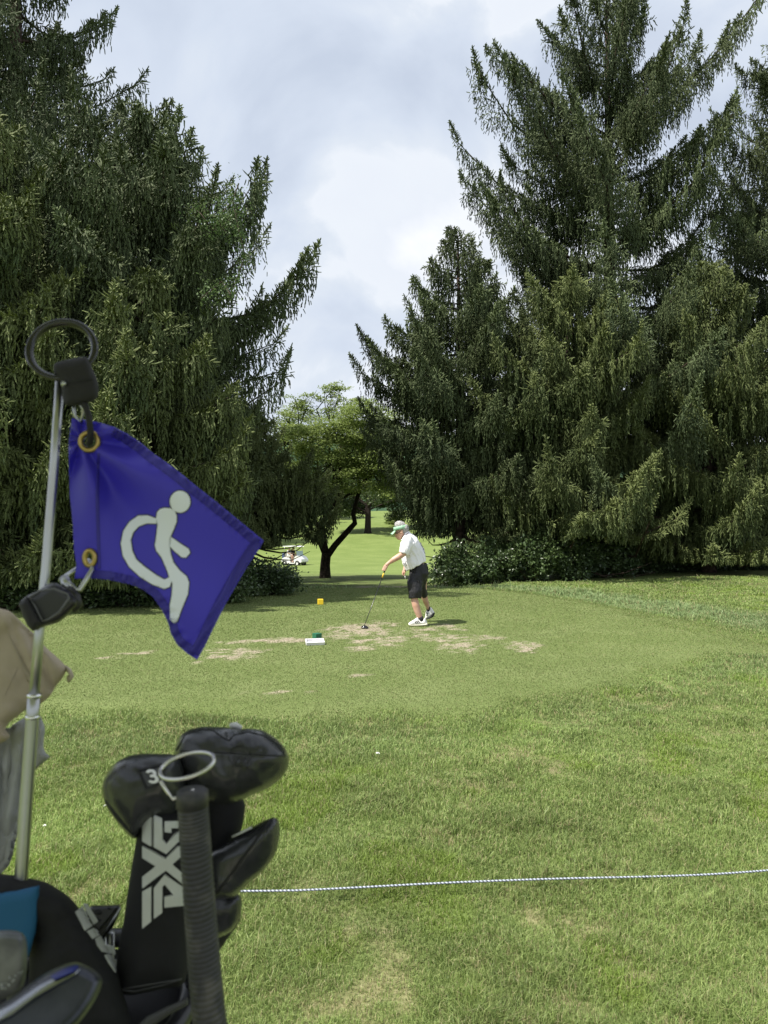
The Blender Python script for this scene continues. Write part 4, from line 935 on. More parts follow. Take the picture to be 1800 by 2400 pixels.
# flag -------------------------------------------------------
def flag():
    Yf = .97
    top = [(400, 664), (470, 672), (560, 690), (640, 716), (700, 748), (780, 800), (850, 858), (930, 915), (1000, 968), (1100, 1050), (1200, 1128), (1330, 1235), (1465, 1345)]
    right = [(1440, 1390), (1380, 1475), (1310, 1595), (1250, 1700), (1200, 1800), (1140, 1925), (1095, 2006)]
    bot = [(1040, 1970), (985, 1922), (950, 1860), (935, 1800), (900, 1728), (850, 1655), (790, 1612), (730, 1588), (660, 1572), (600, 1560), (500, 1552), (414, 1556)]
    left = [(425, 1480), (412, 1400), (405, 1250), (390, 1100), (384, 950), (381, 800)]
    out = densify(f1(top + right + bot + left), 6)
    edge = densify(f1(top), 5)[:-4]
    def disp(P):
        x, y = P[:, 0], P[:, 1]; u = (x - 160) / 460
        d = -.030 * np.sin(u * 2.6 + (y - 1000) / 900) + .020 * u
        # soft diagonal folds fanning out of the upper grommet
        a = np.arctan2(y - 1030, x - 190); rr_ = np.hypot(x - 190, y - 1030)
        d += .014 * np.sin(a * 7.5 + .6) * np.exp(-((rr_ - 110) / 130) ** 2) + .008 * np.sin((x * .8 - y * .6) / 46) * np.cos((x + y) / 120) * sm(40, 200, rr_)
        d += .004 * np.sin((x + y * .25) / 17) * np.exp(-((x - 222) / 40) ** 2)
        sd = poly_sd(x, y, out)
        along = np.where(x > 300, (x * .75 + y), y)
        d += .0026 * np.sin((x * .78 + y * .62) / 4.3 + 3 * np.sin(x / 41) + 2 * np.sin(y / 33)) * sm(34, 14, sd) * sm(0, 8, sd) * (x > 260)
        for gx_, gy_ in ((211, 1035), (212, 1308)):
            k_ = np.exp(-(((x - gx_) ** 2 + (y - gy_) ** 2) / 38 ** 2)); d = d * (1 - k_) + k_ * (-.030 * math.sin((gx_ - 160) / 460 * 2.6 + (gy_ - 1000) / 900))
        return d
    def sheet(name, pts, m, parent, lift, thick, step, holes=()):
        V, Fc = dice(pts, step, holes); P = atn(V, Yf + disp(V)); P[:, 1] -= lift
        o = mesh_np(name, P, [Fc], m, parent, True); bake(o, [('SOLIDIFY', dict(thickness=thick, offset=0))])
        return o
    c0 = at(165, 1170, Yf); root = thing('flag', 'blue flag with a white accessible golfer symbol clipped to the steel rod', 'flag', tuple(c0))
    BLU = mat('royal_blue_nylon', (.085, .065, .62), .5, spec=.45, bump=(900, .2, .0006)); b = BLU.node_tree.nodes['Principled BSDF']
    nt = BLU.node_tree; tr = nt.nodes.new('ShaderNodeBsdfTranslucent'); tr.inputs[0].default_value = (.07, .05, .8, 1); ms = nt.nodes.new('ShaderNodeMixShader'); ms.inputs[0].default_value = .3
    nt.links.new(b.outputs[0], ms.inputs[1]); nt.links.new(tr.outputs[0], ms.inputs[2]); nt.links.new(ms.outputs[0], nt.nodes['Material Output'].inputs[0])
    circ = lambda cx, cy, rx, ry, n=28: [(cx + math.cos(2 * math.pi * i / n) * rx, cy + math.sin(2 * math.pi * i / n) * ry) for i in range(n)]
    g1, g2 = (211, 1035), (212, 1308)
    sheet('cloth', out, BLU, root, 0, .0008, 6, [circ(*g1, 15, 15), circ(*g2, 8, 13)])
    # doubled hems
    hem_m = mat('folded_blue_hem', (.035, .026, .30), .6, bump=(900, .2, .0006))
    def strip(line, w, sgn):
        L_ = [Vector(p) for p in densify(line, 6)][:-1] if False else [Vector(p) for p in line]; a = []; bb = []
        for i, p in enumerate(L_):
            t = (L_[min(i + 1, len(L_) - 1)] - L_[max(i - 1, 0)]).normalized(); n = Vector((-t.y, t.x)) * sgn; a.append(tuple(p + n * 2.0)); bb.append(tuple(p + n * w))
        return a + bb[::-1]
    sheet('hem', densify(strip(f1(top[3:-1] + [(1450, 1338)]), 22, 1), 6), hem_m, root, .0009, .0004, 6)
    sheet('hem', densify(strip(f1([(1455, 1362)] + right[1:-1] + [(1105, 1985)]), 24, 1), 6), hem_m, root, .0013, .0004, 6)
    sheet('hem', densify(strip(f1([(1075, 1988)] + bot[1:-1]), 20, 1), 6), hem_m, root, .0009, .0004, 6)
    sheet('sleeve_seam', densify(f1([(540, 860), (556, 860), (552, 1100), (556, 1300), (560, 1500), (545, 1500), (538, 1300), (534, 1100)]), 6), hem_m, root, .0010, .0005, 6)
    WS = mat('white_flag_print', (.82, .85, .97), .7, bump=(300, .15, .0006)); DKL = mat('dark_print_outline', (.04, .035, .05), .8)
    torso = [(875, 1185), (892, 1168), (915, 1162), (950, 1165), (972, 1180), (983, 1205), (982, 1240), (965, 1285), (945, 1330), (943, 1370), (950, 1420), (965, 1465), (1000, 1510), (1038, 1542), (1051, 1575), (1045, 1640), (1012, 1720), (985, 1795), (966, 1803), (946, 1780), (945, 1700), (955, 1650), (960, 1580), (942, 1550), (930, 1510), (900, 1440), (870, 1400), (862, 1370), (872, 1300), (877, 1255), (868, 1220)]
    arm = [(950, 1322), (1000, 1358), (1050, 1390), (1058, 1412), (1035, 1438), (1010, 1436), (970, 1402), (945, 1376)]
    arc = [(868, 1221), (820, 1203), (770, 1205), (722, 1238), (687, 1290), (673, 1360), (685, 1430), (720, 1490), (780, 1545), (850, 1588), (915, 1612), (945, 1600), (955, 1565), (940, 1548), (915, 1560), (870, 1535), (810, 1492), (760, 1450), (737, 1400), (728, 1340), (742, 1298), (772, 1265), (820, 1248), (872, 1250)]
    head = circ(1002, 1128, 57, 61, 30)
    def grow(p, k):
        c = [Vector(q) for q in p]; o = []
        for i in range(len(c)):
            t = (c[(i + 1) % len(c)] - c[i - 1]).normalized(); o.append(tuple(c[i] + Vector((t.y, -t.x)) * k))
        return o
    area = lambda p: sum(p[i - 1][0] * p[i][1] - p[i][0] * p[i - 1][1] for i in range(len(p)))
    sym = None
    for k, p in enumerate((torso, arm, arc, head)):
        q = f1(p); s = 1 if area(q) > 0 else -1
        pc = sheet('symbol', densify(q, 5), WS, root, .0012 + .0001 * k, .0003, 6)
        sheet('symbol_outline', densify(grow(q, 2.6 * s), 5), DKL, root, .0007 + .00005 * k, .0002, 6)
    BR = mat('brass_grommet', (.42, .31, .11), .35, .9)
    for (gx, gy, rx, ry) in ((211, 1035, 21, 21), (212, 1308, 12, 18)):
        tb = TB(); n = 30; P = np.array([(gx + math.cos(2 * math.pi * i / n) * rx, gy + math.sin(2 * math.pi * i / n) * ry) for i in range(n + 1)]); Q = atn(P, Yf + float(disp(np.array([[gx, gy]]))[0])); Q[:, 1] -= .0022
        tb.tube([tuple(q) for q in Q], .0034, 10, False); tb.build('grommet', BR, root)
    return Yf
flag()

def rod():
    Y = .93; pts = [(141, 880, .965), (128, 1080, .96), (108, 1330, .95), (92, 1480, .94), (80, 1630, .93), (76, 1680, .93), (60, 1900, .92), (48, 2080, .91), (38, 2240, .90), (28, 2420, .90)]
    q = [at(*p) for p in pts]; root = thing('ball_retriever_rod', 'slim telescopic steel rod standing up from the golf bag at the left', 'rod', tuple(q[-1]))
    tb = TB(); tb.tube(q[4:], [.0078] * 6, 14); tb.build('lower_tube', CHR, root)
    tb = TB(); tb.tube(q[:5], [.0056, .0058, .0060, .0062, .0064], 14); tb.build('upper_tube', CHR, root)
    for p in (q[4], q[5]):
        tb = TB(); d = (q[5] - q[4]).normalized(); tb.tube([p - d * .002, p + d * .002], .0088, 14); tb.build('collar', mat('bright_steel_ring', (.8, .8, .78), .15, 1), root)
    # black ring with its webbing loop
    rt = thing('carrying_ring', 'black ring with a webbing loop at the top of the steel rod', 'ring', tuple(at(145, 820, .965))); tb = TB(); n = 48; P = []
    c = at(146, 820, .965); sx = .966 / F
    for i in range(n + 1):
        a = 2 * math.pi * i / n; P.append(c + Vector((math.cos(a) * 72 * sx, math.sin(a + .5) * .012 , math.sin(a) * 70 * sx)))
    tb.tube(P, [(.0042, .0056)] * (n + 1), 12, False); tb.build('ring', mat('glossy_black_ring', (.008, .008, .010), .22, spec=.7), rt)
    # webbing wrapped over the ring: a folded strap
    kx = 320 / 1659; fw = lambda L: [(x * kx, 720 + y * kx) for x, y in L]
    W = Blob(fw([(660, 690), (760, 650), (900, 620), (1030, 600), (1080, 650), (1130, 760), (1185, 900), (1195, 1050), (1150, 1130), (1040, 1170), (920, 1195), (800, 1190), (760, 1100), (740, 950), (700, 860), (655, 780)]), .955, .014, 22, 3, 5, wrk=(.02, .002)); w = W.build('webbing_loop', WEB, rt)
    W.decal('stitch_fold', fw([(790, 900), (1160, 850), (1165, 875), (795, 925)]), SEAM, w, .0005, .0006)
    tb = TB(); tb.tube([at(150, 897, .945), at(149, 901, .938)], [.003, .0035], 10); tb.build('rivet', CHR, rt)
    tb = TB(); tb.tube([at(*p) for p in ((186, 935, .955), (200, 950, .95), (208, 975, .95), (212, 1010, .945), (211, 1034, .955), (209, 1045, .975))], .0042, 10); tb.build('cord', WEB, rt)
    tb = TB(); tb.tube([at(*p) for p in ((172, 948, .955), (175, 975, .96), (190, 990, .965), (196, 960, .96), (184, 945, .955))], .0022, 8); tb.build('wire_link', CHR, rt)
    # lower buckle and swivel hook
    bk = thing('buckle_clip', 'black buckle and steel swivel hook tying the flag to the rod', 'clip', tuple(at(110, 1420, .93)))
    B = Blob(f1([(150, 1650), (210, 1622), (290, 1575), (360, 1605), (425, 1660), (432, 1700), (405, 1730), (330, 1795), (250, 1820), (185, 1845), (160, 1800), (120, 1730), (105, 1695)]), .925, .015, 18, 3, 5); b = B.build('buckle', BPL, bk)
    EDG = mat('worn_black_edge', (.10, .10, .11), .4)
    for pth in ([(165, 1658), (225, 1622), (300, 1612), (375, 1640), (383, 1665), (330, 1740), (270, 1780), (235, 1790), (200, 1720), (165, 1658)],):
        P = np.array(f1(pth)); h, _ = B.h(P); Q = atn(P, B.Y - h - .001); tb = TB(); tb.tube([tuple(v) for v in Q], .0016, 8, False); tb.build('buckle_rim', EDG, b)
    W2 = Blob(f1([(150, 1652), (235, 1800), (182, 1848), (150, 1815), (120, 1745), (104, 1694)]), .915, .017, 12, 0, 4); w2 = W2.build('webbing', WEB, bk)
    for k in range(7):
        t = k / 6; a = Vector((128 + 62 * t, 1676 + 138 * t)); tb = TB(); P = np.array(f1([(a.x - 14, a.y + 10), (a.x + 30, a.y - 6)])); h, _ = W2.h(P); Q = atn(P, W2.Y - h - .0005); tb.tube([tuple(v) for v in Q], .0009, 6); tb.build('rib', WEB, w2)
    tb = TB(); tb.tube([at(*p) for p in ((214, 1318, .955), (216, 1335, .945), (200, 1362, .94), (188, 1382, .935), (176, 1383, .935), (166, 1372, .935), (158, 1366, .935))], [.0028, .0032, .0034, .0034, .0034, .0034, .004], 10)
    tb.tube([at(*p) for p in ((214, 1318, .955), (205, 1312, .985), (180, 1332, .985), (150, 1352, .96), (142, 1360, .945))], .0028, 10); tb.tube([at(150, 1352, .94), at(160, 1385, .935)], [.006, .0065], 12); tb.build('swivel_hook', CHR, bk)
    tb = TB(); tb.tube([at(*p) for p in ((160, 1380, .93), (176, 1398, .93), (182, 1418, .93), (172, 1430, .93))], [.006, .007, .007, .005], 10); tb.build('hook_knuckle', BPL, bk)
rod()

# tan cloth and grey towel hanging at the left edge
def cloths():
    TAN = mat('tan_canvas', (.38, .32, .24), .9, spec=.2, bump=(700, .35, .001), noise=(9, (.43, .36, .27), .35, .65)); kx = 200 / 941; fc = lambda L: [(x * kx, 1380 + y * kx) for x, y in L]
    T = Blob(fc([(-500, 120), (-100, 170), (0, 215), (60, 230), (130, 262), (250, 380), (380, 500), (500, 640), (620, 745), (722, 850), (728, 900), (690, 985), (610, 1080), (560, 1170), (440, 1275), (330, 1300), (200, 1400), (95, 1480), (60, 1550), (100, 1605), (95, 1650), (0, 1705), (-250, 1760), (-500, 1700)]), 1.02, .022, 30, 2, 8, wrk=(.012, .008), crease=lambda P: .004 * np.exp(-((P[:, 0] - 30 - (P[:, 1] - 1460) * .30) / 9) ** 2) + .010 * np.exp(-((P[:, 0] - 84 - (P[:, 1] - 1520) * .42) / 12) ** 2))
    root = thing('canvas_cover', 'tan canvas cloth with a puckered seam hanging at the left edge', 'cloth', tuple(at(20, 1560, 1.02))); t = T.build('canvas', TAN, root)
    ST = mat('tan_stitching', (.42, .36, .27), .8); tb = TB(); rr_ = random.Random(2)
    def st(P, r=.0012):
        P = np.array(fc(P)); h, _ = T.h(P); Q = atn(P, T.yc(P) - h - .0006); tb.tube([tuple(v) for v in Q], r, 6)
    for k in range(26):
        f = k / 25; x = 85 + 255 * f ** 1.05; y = 480 + 530 * f; w = 8 + 36 * f; st([(x - w * .6, y + w * .25), (x + w * .6, y - w * .3)], .0008 + .0007 * f)
    for k in range(18):
        f = k / 17; x = 50 + 140 * f; y = 1180 - 300 * f; st([(x, y), (x + 4, y - 8)], .0008)
    tb.build('stitching', ST, t)
    tb = TB(); tb.tube([at(*p) for p in ((154, 1566, 1.02), (163, 1572, 1.015), (168, 1584, 1.01), (161, 1591, 1.015))], [(.003, .006)] * 4, 8); tb.build('hanging_loop', ST, root)
    GRY = mat('grey_towel', (.32, .325, .305), .95, spec=.1, bump=(500, .6, .0015), noise=(20, (.38, .385, .37), .4, .6))
    G = Blob(fc([(-400, 1500), (60, 1540), (140, 1500), (310, 1400), (430, 1395), (460, 1440), (497, 1540), (488, 1620), (480, 1740), (505, 1810), (552, 1850), (500, 1900), (400, 1985), (350, 2080), (300, 2250), (240, 2500), (170, 2800), (100, 3050), (-100, 3200), (-400, 3200)]), 1.08, .020, 24, 2, 8, wrk=(.010, .012), crease=lambda P: .016 * np.exp(-((P[:, 0] - 66 + (P[:, 1] - 1760) * .18) / 13) ** 2) + .020 * np.exp(-((P[:, 0] - 20 + (P[:, 1] - 1760) * .1) / 18) ** 2))
    root = thing('towel', 'grey cloth hanging in folds below the tan canvas at the left edge', 'towel', tuple(at(20, 1800, 1.08))); G.build('cloth', GRY, root)
cloths()

def covers():
    grp = 'head covers in the golf bag'
    # black driver cover, upper right
    root = thing('head_cover', 'large black leather head cover with a round embossed badge, uppermost in the bag', 'head cover', tuple(at(520, 1850, 1.0)), grp)
    N1 = Blob(f2([(1040, 440), (1255, 480), (1255, 640), (1215, 740), (1200, 900), (1240, 1010), (1245, 1120), (1150, 1260), (1080, 1400), (1060, 1700), (900, 1700), (960, 1200), (1000, 800)]), 1.03, .045, 50, 3, 9, wrk=(.012, .005)); N1.build('neck', KNIT, root)
    D1 = Blob(f2([(905, 235), (930, 172), (975, 135), (1040, 119), (1100, 118), (1180, 122), (1230, 130), (1290, 127), (1370, 140), (1445, 190), (1490, 250), (1497, 310), (1470, 370), (1400, 430), (1310, 470), (1250, 500), (1180, 520), (1100, 515), (1020, 490), (950, 440), (920, 360), (903, 290)]), .98, .062, 75, 3, 7, wrk=(.014, .006), crease=lambda P: .012 * np.exp(-((P[:, 0] - 536 - (P[:, 1] - 1715) * .25) / 9) ** 2) * np.exp(-((P[:, 1] - 1712) / 26) ** 2)); d = D1.build('cover', LEA, root)
    def seam(B, pts, parent, r=.0011, m=SEAM, name='seam'):
        P = np.array(densify(f2(pts) + [f2(pts)[-1]], 8)); h, _ = B.h(P); Q = atn(P, B.yc(P) - h); tb = TB(); tb.tube([tuple(v) for v in Q], r, 6); return tb.build(name, m, parent)
    seam(D1, [(915, 240), (960, 160), (1040, 132), (1100, 134), (1150, 170), (1185, 190), (1215, 160), (1290, 145), (1370, 165), (1440, 215), (1478, 270)], d)
    cc_ = [(1245 + math.cos(2 * math.pi * i / 40) * 64, 272 + math.sin(2 * math.pi * i / 40) * 60) for i in range(40)]
    EMB = mat('embossed_leather', (.012, .012, .013), .5)
    D1.decal('badge_ring', f2(cc_), LEA, d, .0006, .0008, 5, holes=[f2([((x - 1245) * .93 + 1245, (y - 272) * .93 + 272) for x, y in cc_])])
    for pl in ([(1220, 244), (1290, 252), (1289, 264), (1219, 256)], [(1198, 316), (1285, 326), (1284, 336), (1197, 326)],
               [(1203, 268), (1222, 270), (1234, 279), (1232, 290), (1222, 296), (1219, 318), (1207, 316)], [(1232, 270), (1243, 271), (1254, 286), (1266, 273), (1277, 275), (1261, 295), (1276, 320), (1264, 319), (1253, 303), (1240, 316), (1229, 314), (1246, 293)],
               [(1278, 276), (1308, 280), (1307, 289), (1289, 287), (1287, 310), (1296, 311), (1297, 301), (1292, 300), (1293, 293), (1307, 295), (1304, 321), (1275, 317)]):
        D1.decal('embossed_mark', f2(pl), EMB, d, .0005, .0007, 3)
    tb = TB(); tb.tube([at(540, 1700, .98), at(552, 1700, .985), at(566, 1707, .985)], [.003, .0045, .003], 8); tb.build('white_tag', mat('white_tag', (.6, .6, .57), .6), root)
    # numbered cover, left
    root = thing('head_cover', 'black head cover with a stitched square reading 3 and big pale letters on its sleeve', 'head cover', tuple(at(340, 1980, .93)), grp)
    SL = Blob(f2([(735, 560), (800, 520), (900, 540), (960, 600), (985, 900), (980, 1200), (960, 1440), (850, 1475), (700, 1508), (640, 1506), (600, 1498), (608, 1300), (640, 1130), (665, 950), (690, 800), (715, 660)]), .95, .040, 60, 3, 8, wrk=(.010, .003)); s = SL.build('sleeve', KNIT, root)
    HD = Blob(f2([(530, 420), (550, 370), (600, 305), (670, 268), (750, 257), (830, 258), (900, 262), (945, 300), (965, 400), (950, 500), (900, 580), (820, 610), (750, 640), (700, 700), (640, 655), (590, 590), (550, 530), (532, 470)]), .945, .052, 75, 3, 7, wrk=(.012, .005)); h = HD.build('cover', LEA, root)
    seam(HD, [(545, 500), (600, 585), (650, 640), (690, 680)], h)
    seam(SL, [(610, 1480), (700, 1488), (850, 1455), (940, 1425)], s, .0012, mat('grey_hem', (.06, .06, .06), .7), 'hem_line')
    HD.decal('patch_frame', f2([(708, 338), (838, 308), (872, 408), (752, 447)]), SEAM, h, .0006, .0010, 5, holes=[f2([(722, 346), (832, 321), (862, 402), (760, 436)])])
    HD.decal('patch', f2([(732, 352), (828, 329), (854, 396), (765, 427)]), mat('grey_patch', (.045, .046, .05), .6), h, .0004, .0006, 5)
    W3 = mat('white_number', (.72, .72, .70), .6)
    # the figure 3
    c3_ = []; 
    def arcp(cx, cy, rx, ry, a0, a1, n): return [(cx + math.cos(R(a0 + (a1 - a0) * i / n)) * rx, cy + math.sin(R(a0 + (a1 - a0) * i / n)) * ry) for i in range(n + 1)]
    o_ = arcp(785, 358, 27, 20, -160, 60, 8) + arcp(790, 388, 30, 24, -50, 150, 9); i_ = arcp(788, 388, 15, 11, 140, -60, 7) + [(778, 379), (776, 368)] + arcp(785, 358, 12, 8, 60, -160, 6)
    HD.decal('number', f2([(x + (y - 372) * .12, y) for x, y in o_ + i_]), W3, h, .0016, .0014, 3)
    # big letters running up the sleeve
    LET = [[(737, 545), (782, 562), (782, 738), (737, 712)], [(797, 573), (840, 592), (840, 705), (862, 727), (928, 662), (928, 712), (862, 778), (797, 742)], [(853, 608), (925, 606), (925, 644), (888, 644), (888, 668), (853, 664)],
           [(737, 738), (795, 770), (858, 806), (925, 738), (955, 738), (955, 778), (893, 832), (955, 885), (955, 940), (860, 864), (737, 956), (737, 896), (806, 842), (737, 798)],
           [(797, 955), (852, 888), (955, 952), (955, 1046), (852, 1056), (852, 1002), (900, 992), (853, 936), (840, 952), (840, 1084), (797, 1115)], [(737, 972), (782, 948), (782, 1130), (737, 1165)]]
    for pl in LET: SL.decal('letter', f2(pl), LOGO, s, .0012, .0022, 6)
    # lower right cover
    root = thing('head_cover', 'slim black leather head cover tilted right, lowest of the leather ones', 'head cover', tuple(at(560, 2050, 1.06)), grp)
    C3 = Blob(f2([(1085, 780), (1160, 730), (1230, 685), (1310, 635), (1390, 595), (1430, 590), (1449, 620), (1448, 700), (1420, 790), (1360, 870), (1290, 930), (1245, 975), (1200, 1010), (1140, 1010), (1090, 1020), (1060, 900)]), .975, .034, 50, 3, 7, wrk=(.012, .005)); c = C3.build('cover', LEA, root)
    seam(C3, [(1405, 600), (1330, 700), (1240, 820), (1170, 920), (1120, 985)], c, .0016)
    N3 = Blob(f2([(1060, 960), (1200, 980), (1250, 1000), (1246, 1100), (1200, 1180), (1110, 1250), (1100, 1500), (950, 1500)]), 1.0, .030, 50, 3, 9, wrk=(.016, .005)); N3.build('neck', LEA, root)
    tb = TB(); tb.tube([at(545, 1961, .955), at(562, 1953, .95), at(590, 1939, .95)], .0016, 6); tb.build('pull_tab', LOGO, root)
covers()

def putter():
    root = thing('putter', 'black ribbed club grip standing upright with a wire ring on its butt', 'golf club', tuple(at(480, 2300, .74)), 'clubs in the golf bag'); RB = mat('black_grip_rubber', (.028, .028, .029), .55, spec=.45, noise=(50, (.075, .070, .062), .5, .7))
    a = [at(451, 1868, .74), at(459, 1990, .74), at(470, 2150, .74), at(482, 2300, .73), at(500, 2480, .72)]
    V = []; n = 260; k = 28; bm = bmesh.new(); rings = []
    for i in range(n):
        f = i / (n - 1) * 4; j = min(int(f), 3); p = a[j].lerp(a[j + 1], f - j); t = i / (n - 1); rp = i % 5
        r = (.0150 + .0012 * t) * (.955 if rp in (3, 4) else 1.0 + .012 * (rp == 1)); rings.append([bm.verts.new(p + Vector((math.cos(2 * math.pi * q / k) * r, math.sin(2 * math.pi * q / k) * r, 0.0022 * math.cos(2 * math.pi * q / k)))) for q in range(k)])
    for r1, r2 in zip(rings[:-1], rings[1:]):
        for q in range(k): bm.faces.new((r1[q], r2[q], r2[(q + 1) % k], r1[(q + 1) % k]))
    obj_bm('grip', bm, RB, root)
    tb = TB(); c = at(451, 1880, .74); tb.tube([c + Vector((0, 0, -.004)), c + Vector((0, 0, .0105)), c + Vector((0, 0, .0125))], [.0160, .0158, .0135], 32); tb.build('butt_cap', RB, root)
    tb = TB(); top = c + Vector((0, 0, .012)); tb.tube([top + Vector((.002, 0, 0)), at(405, 1873, .735), at(392, 1857, .735), at(376, 1830, .735)], .0017, 10)
    cx, cy = 970 * K2, 1650 + 321 * K2; P = []
    for i in range(49):
        a_ = 2 * math.pi * i / 48; ux, uy = math.cos(a_) * 66, math.sin(a_) * 27; rt = R(-17); P.append(at(cx + ux * math.cos(rt) - uy * math.sin(rt), cy + ux * math.sin(rt) + uy * math.cos(rt), .735 + .022 * -math.sin(a_)))
    tb.tube(P, .0020, 10, False); tb.build('wire_ring', mat('steel_wire', (.62, .61, .56), .2, 1), root)
putter()

def bag_stuff():
    # black cover with side letters and blue panel, lower left
    root = thing('head_cover', 'black fabric head cover with grey letters and a blue panel at lower left', 'head cover', tuple(at(120, 2200, .95)), 'head covers in the golf bag')
    C = Blob(f2([(-150, 860), (0, 880), (90, 890), (160, 905), (240, 925), (310, 965), (370, 1010), (410, 1060), (470, 1140), (540, 1250), (600, 1360), (640, 1500), (660, 1750), (200, 1750), (150, 1300), (120, 1180), (-150, 1180)]), .93, .050, 70, 2, 9, wrk=(.012, .006)); c = C.build('cover', KNIT, root)
    Bp = Blob(f2([(-150, 985), (0, 978), (110, 962), (205, 940), (200, 1060), (185, 1180), (150, 1310), (100, 1330), (0, 1330), (-150, 1330)]), .885, .010, 30, 0, 8); Bp.build('blue_panel', mat('blue_fabric', (.006, .085, .19), .75, bump=(400, .3, .001)), root)
    for pl in ([(393, 1075), (425, 1050), (478, 1150), (446, 1172)], [(430, 1040), (450, 1040), (505, 1130), (485, 1145)], [(455, 1175), (488, 1160), (515, 1198), (484, 1216)], [(497, 1215), (520, 1200), (548, 1250), (590, 1262), (598, 1300), (560, 1290), (530, 1280), (506, 1246)], [(545, 1300), (570, 1295), (600, 1330), (602, 1392), (572, 1350)]):
        C.decal('letter', f2(pl), LOGO, c, .0008, .0014, 6)
    # mallet putter head peeking between the covers
    pt = thing('mallet_putter', 'black square mallet putter between the two lettered covers', 'golf club', tuple(at(245, 2150, 1.0)), 'clubs in the golf bag'); DB = mat('satin_black_metal', (.025, .025, .028), .35, .6)
    kx = 550 / 1659; f8 = lambda L: [(x * kx, 2000 + y * kx) for x, y in L]
    M_ = Blob(f8([(560, 440), (650, 368), (852, 362), (850, 420), (800, 520), (740, 600), (700, 640), (640, 600)]), 1.0, .010, 8, 0, 5, tilt=(0, -.0004)); m_ = M_.build('head', DB, pt)
    M_.decal('top_plate', f8([(640, 385), (830, 372), (700, 535), (640, 450)]), mat('dark_plate', (.05, .05, .055), .4, .5), m_, .0006, .001, 4)
    for x, y, r in ((695, 412, 24), (690, 468, 17), (770, 385, 12)): M_.decal('hole', f8([(x + math.cos(i * .35) * r, y + math.sin(i * .35) * r * .7) for i in range(18)]), SEAM, m_, .0022, .0008, 3)
    tb = TB(); tb.tube([at(283, 2128, .98), at(250, 2180, .98), at(238, 2200, .98)], .0012, 8); tb.build('face_edge', CHR, pt)
    tb = TB(); tb.tube([at(258, 2185, 1.0), at(255, 2300, 1.0), at(250, 2480, 1.0)], .006, 10); tb.build('shaft', CHR, pt)
    # irons nearest the lens
    IR = mat('satin_iron', (.035, .038, .050), .34, .7, noise=(22, (.085, .09, .11), .35, .7), bump=(60, .2, .001)); IE = mat('polished_iron_edge', (.30, .31, .33), .25, 1); NAVY = mat('navy_paint', (.012, .02, .16), .3)
    root = thing('iron_club', 'big shiny dark iron head nearest the lens at the bottom left', 'golf club', tuple(at(80, 2350, .56)), 'clubs in the golf bag')
    I1 = Blob(f2([(-200, 1640), (-60, 1600), (0, 1560), (90, 1500), (200, 1420), (290, 1370), (370, 1342), (420, 1345), (480, 1375), (520, 1410), (527, 1450), (500, 1520), (450, 1600), (380, 1680), (250, 1760), (0, 1800), (-200, 1800)]), .60, .016, 26, 3, 7, tilt=(0, -.0003)); i1 = I1.build('head', IR, root)
    I1.decal('sole_bevel', f2([(-100, 1640), (60, 1560), (200, 1462), (330, 1395), (420, 1372), (395, 1400), (300, 1450), (180, 1520), (60, 1610), (-100, 1690)]), IE, i1, .0008, .001, 6)
    I1.decal('blue_mark', f2([(260, 1410), (330, 1372), (395, 1352), (408, 1362), (372, 1388), (285, 1425)]), NAVY, i1, .0032, .0008, 5)
    tb = TB(); tb.tube([at(-40, 2395, .60), at(-60, 2600, .60)], [.008, .006], 10); tb.build('shaft', CHR, root)
    root = thing('iron_club', 'scratched grey iron head with white scuffs below the blue panel', 'golf club', tuple(at(30, 2240, .66)), 'clubs in the golf bag')
    I2 = Blob(f2([(-200, 1190), (-60, 1180), (40, 1172), (110, 1185), (138, 1230), (142, 1330), (130, 1440), (80, 1500), (-60, 1560), (-200, 1600)]), .68, .012, 20, 3, 7); i2 = I2.build('head', mat('dull_grey_iron', (.10, .105, .115), .45, .6, noise=(30, (.20, .21, .22), .4, .65), bump=(120, .4, .001)), root)
    rr_ = random.Random(8); SC = mat('white_scuffs', (.5, .52, .54), .6)
    for k in range(26):
        x = rr_.uniform(0, 125); y = 1475 - x * .75 + rr_.uniform(-28, 28); s = rr_.uniform(3, 8); a_ = rr_.random() * 3
        I2.decal('scuff', f2([(x + math.cos(a_ + i * 1.57) * s * (1 if i % 2 else .4), y + math.sin(a_ + i * 1.57) * s * (1 if i % 2 else .4)) for i in range(4)]), SC, i2, .0006, .0005, 8)
    tb = TB(); tb.tube([at(-30, 2260, .69), at(-60, 2600, .70)], [.008, .006], 10); tb.build('shaft', CHR, root)
    # the bag below them
    root = thing('golf_bag', 'black golf bag holding the clubs and covers at the bottom left', 'golf bag', (-.30, .93, .2)); BG = mat('black_bag_fabric', (.010, .010, .011), .8, bump=(200, .4, .001))
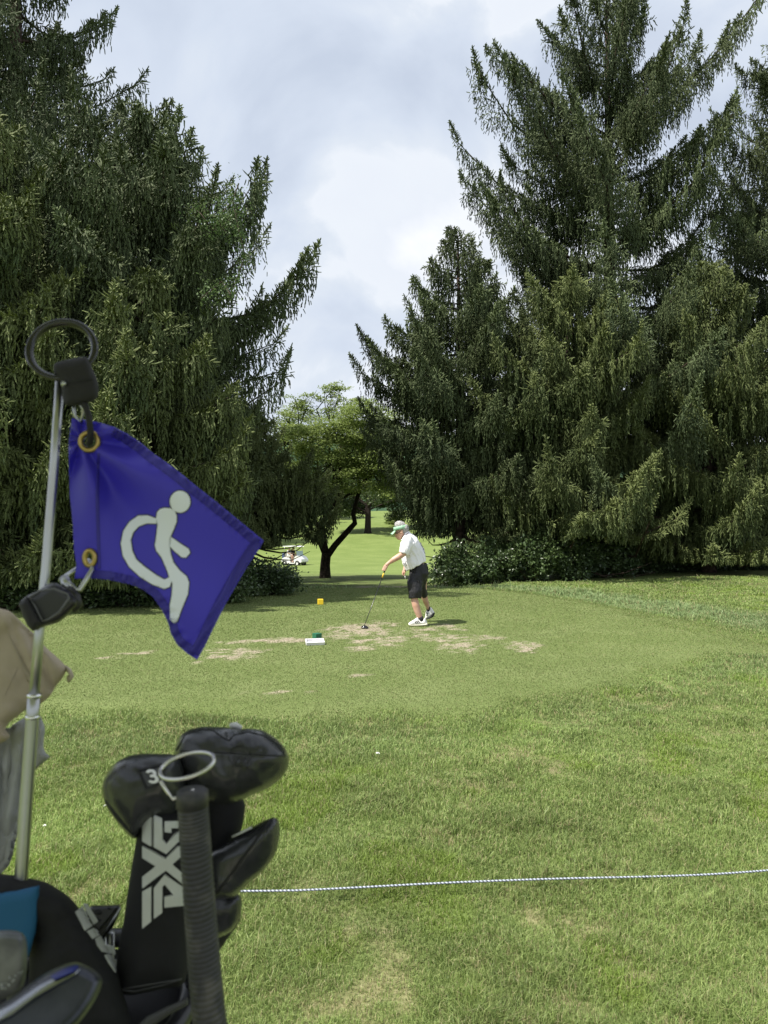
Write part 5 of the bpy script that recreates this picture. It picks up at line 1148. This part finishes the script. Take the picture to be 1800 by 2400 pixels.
    z1 = at(300, 2380, .93).z; tb = TB(); tb.tube([(-.40, .97, .28), (-.40, .97, z1 - .12), (-.40, .97, z1 - .02)], [(.13, .13), (.135, .135), (.14, .14)], 40); tb.build('body', BG, root)
    tb = TB(); P = [(-.40 + math.cos(2 * math.pi * i / 48) * .14, .97 + math.sin(2 * math.pi * i / 48) * .14, z1 - .015 + .012 * math.sin(2 * math.pi * i / 48)) for i in range(49)]; tb.tube(P, .013, 12, False); tb.build('rim', BPL, root)
    F_ = Blob(f2([(180, 1330), (420, 1300), (620, 1480), (960, 1440), (1080, 1260), (1095, 1500), (1100, 1640), (1110, 1760), (150, 1760)]), 1.07, .03, 40, 0, 12); F_.build('dark_opening_fill', BG, root)  # black sheet standing in for the dark bag opening behind the covers
    S_ = Blob(f2([(700, 1680), (760, 1620), (870, 1565), (975, 1520), (975, 1560), (880, 1610), (800, 1665), (780, 1720), (700, 1720)]), .88, .006, 8, 0, 6); S_.build('strap', mat('grey_strap', (.045, .045, .045), .7, bump=(300, .4, .001)), root)
bag_stuff()

def own_cart():
    # unseen cart canopy, added and sized to shade the flag and the clubs
    root = thing('golf_cart', 'unseen roof added for shade, posts and bag deck of the cart the photograph is taken from', 'golf cart', (-.3, 0, 0)); RF = mat('cream_shade_roof', (.80, .78, .74), .5); DK = mat('cart_deck', (.03, .03, .03), .7); ME = mat('cart_post_steel', (.35, .35, .36), .35, 1)
    tb = TB(); tb.box((-.36, .18, 2.40), (1.93, 1.35, .05)); tb.build('roof', RF, root, False, bevel=.02)  # added shade roof, kept pale so its underside bounces light down
    for x in (-1.28, .56):
        for y in (-.42, .72):
            tb = TB(); tb.tube([(x, y, .4), (x, y, 2.38)], .018, 10); tb.build('post', ME, root)
    tb = TB(); tb.box((-.35, .55, .22), (1.3, 1.15, .10)); tb.build('bag_deck', DK, root, False, bevel=.02)
    tb = TB(); tb.box((-.35, -.35, .55), (1.3, .6, .3)); tb.build('seat', mat('cart_seat_vinyl', (.4, .37, .3), .5), root, False, bevel=.04)
    for x in (-.95, .25):
        tb = TB(); tb.tube([(x - .09, .25, .22), (x + .09, .25, .22)], .22, 24); tb.build('wheel', BPL, root)
own_cart()
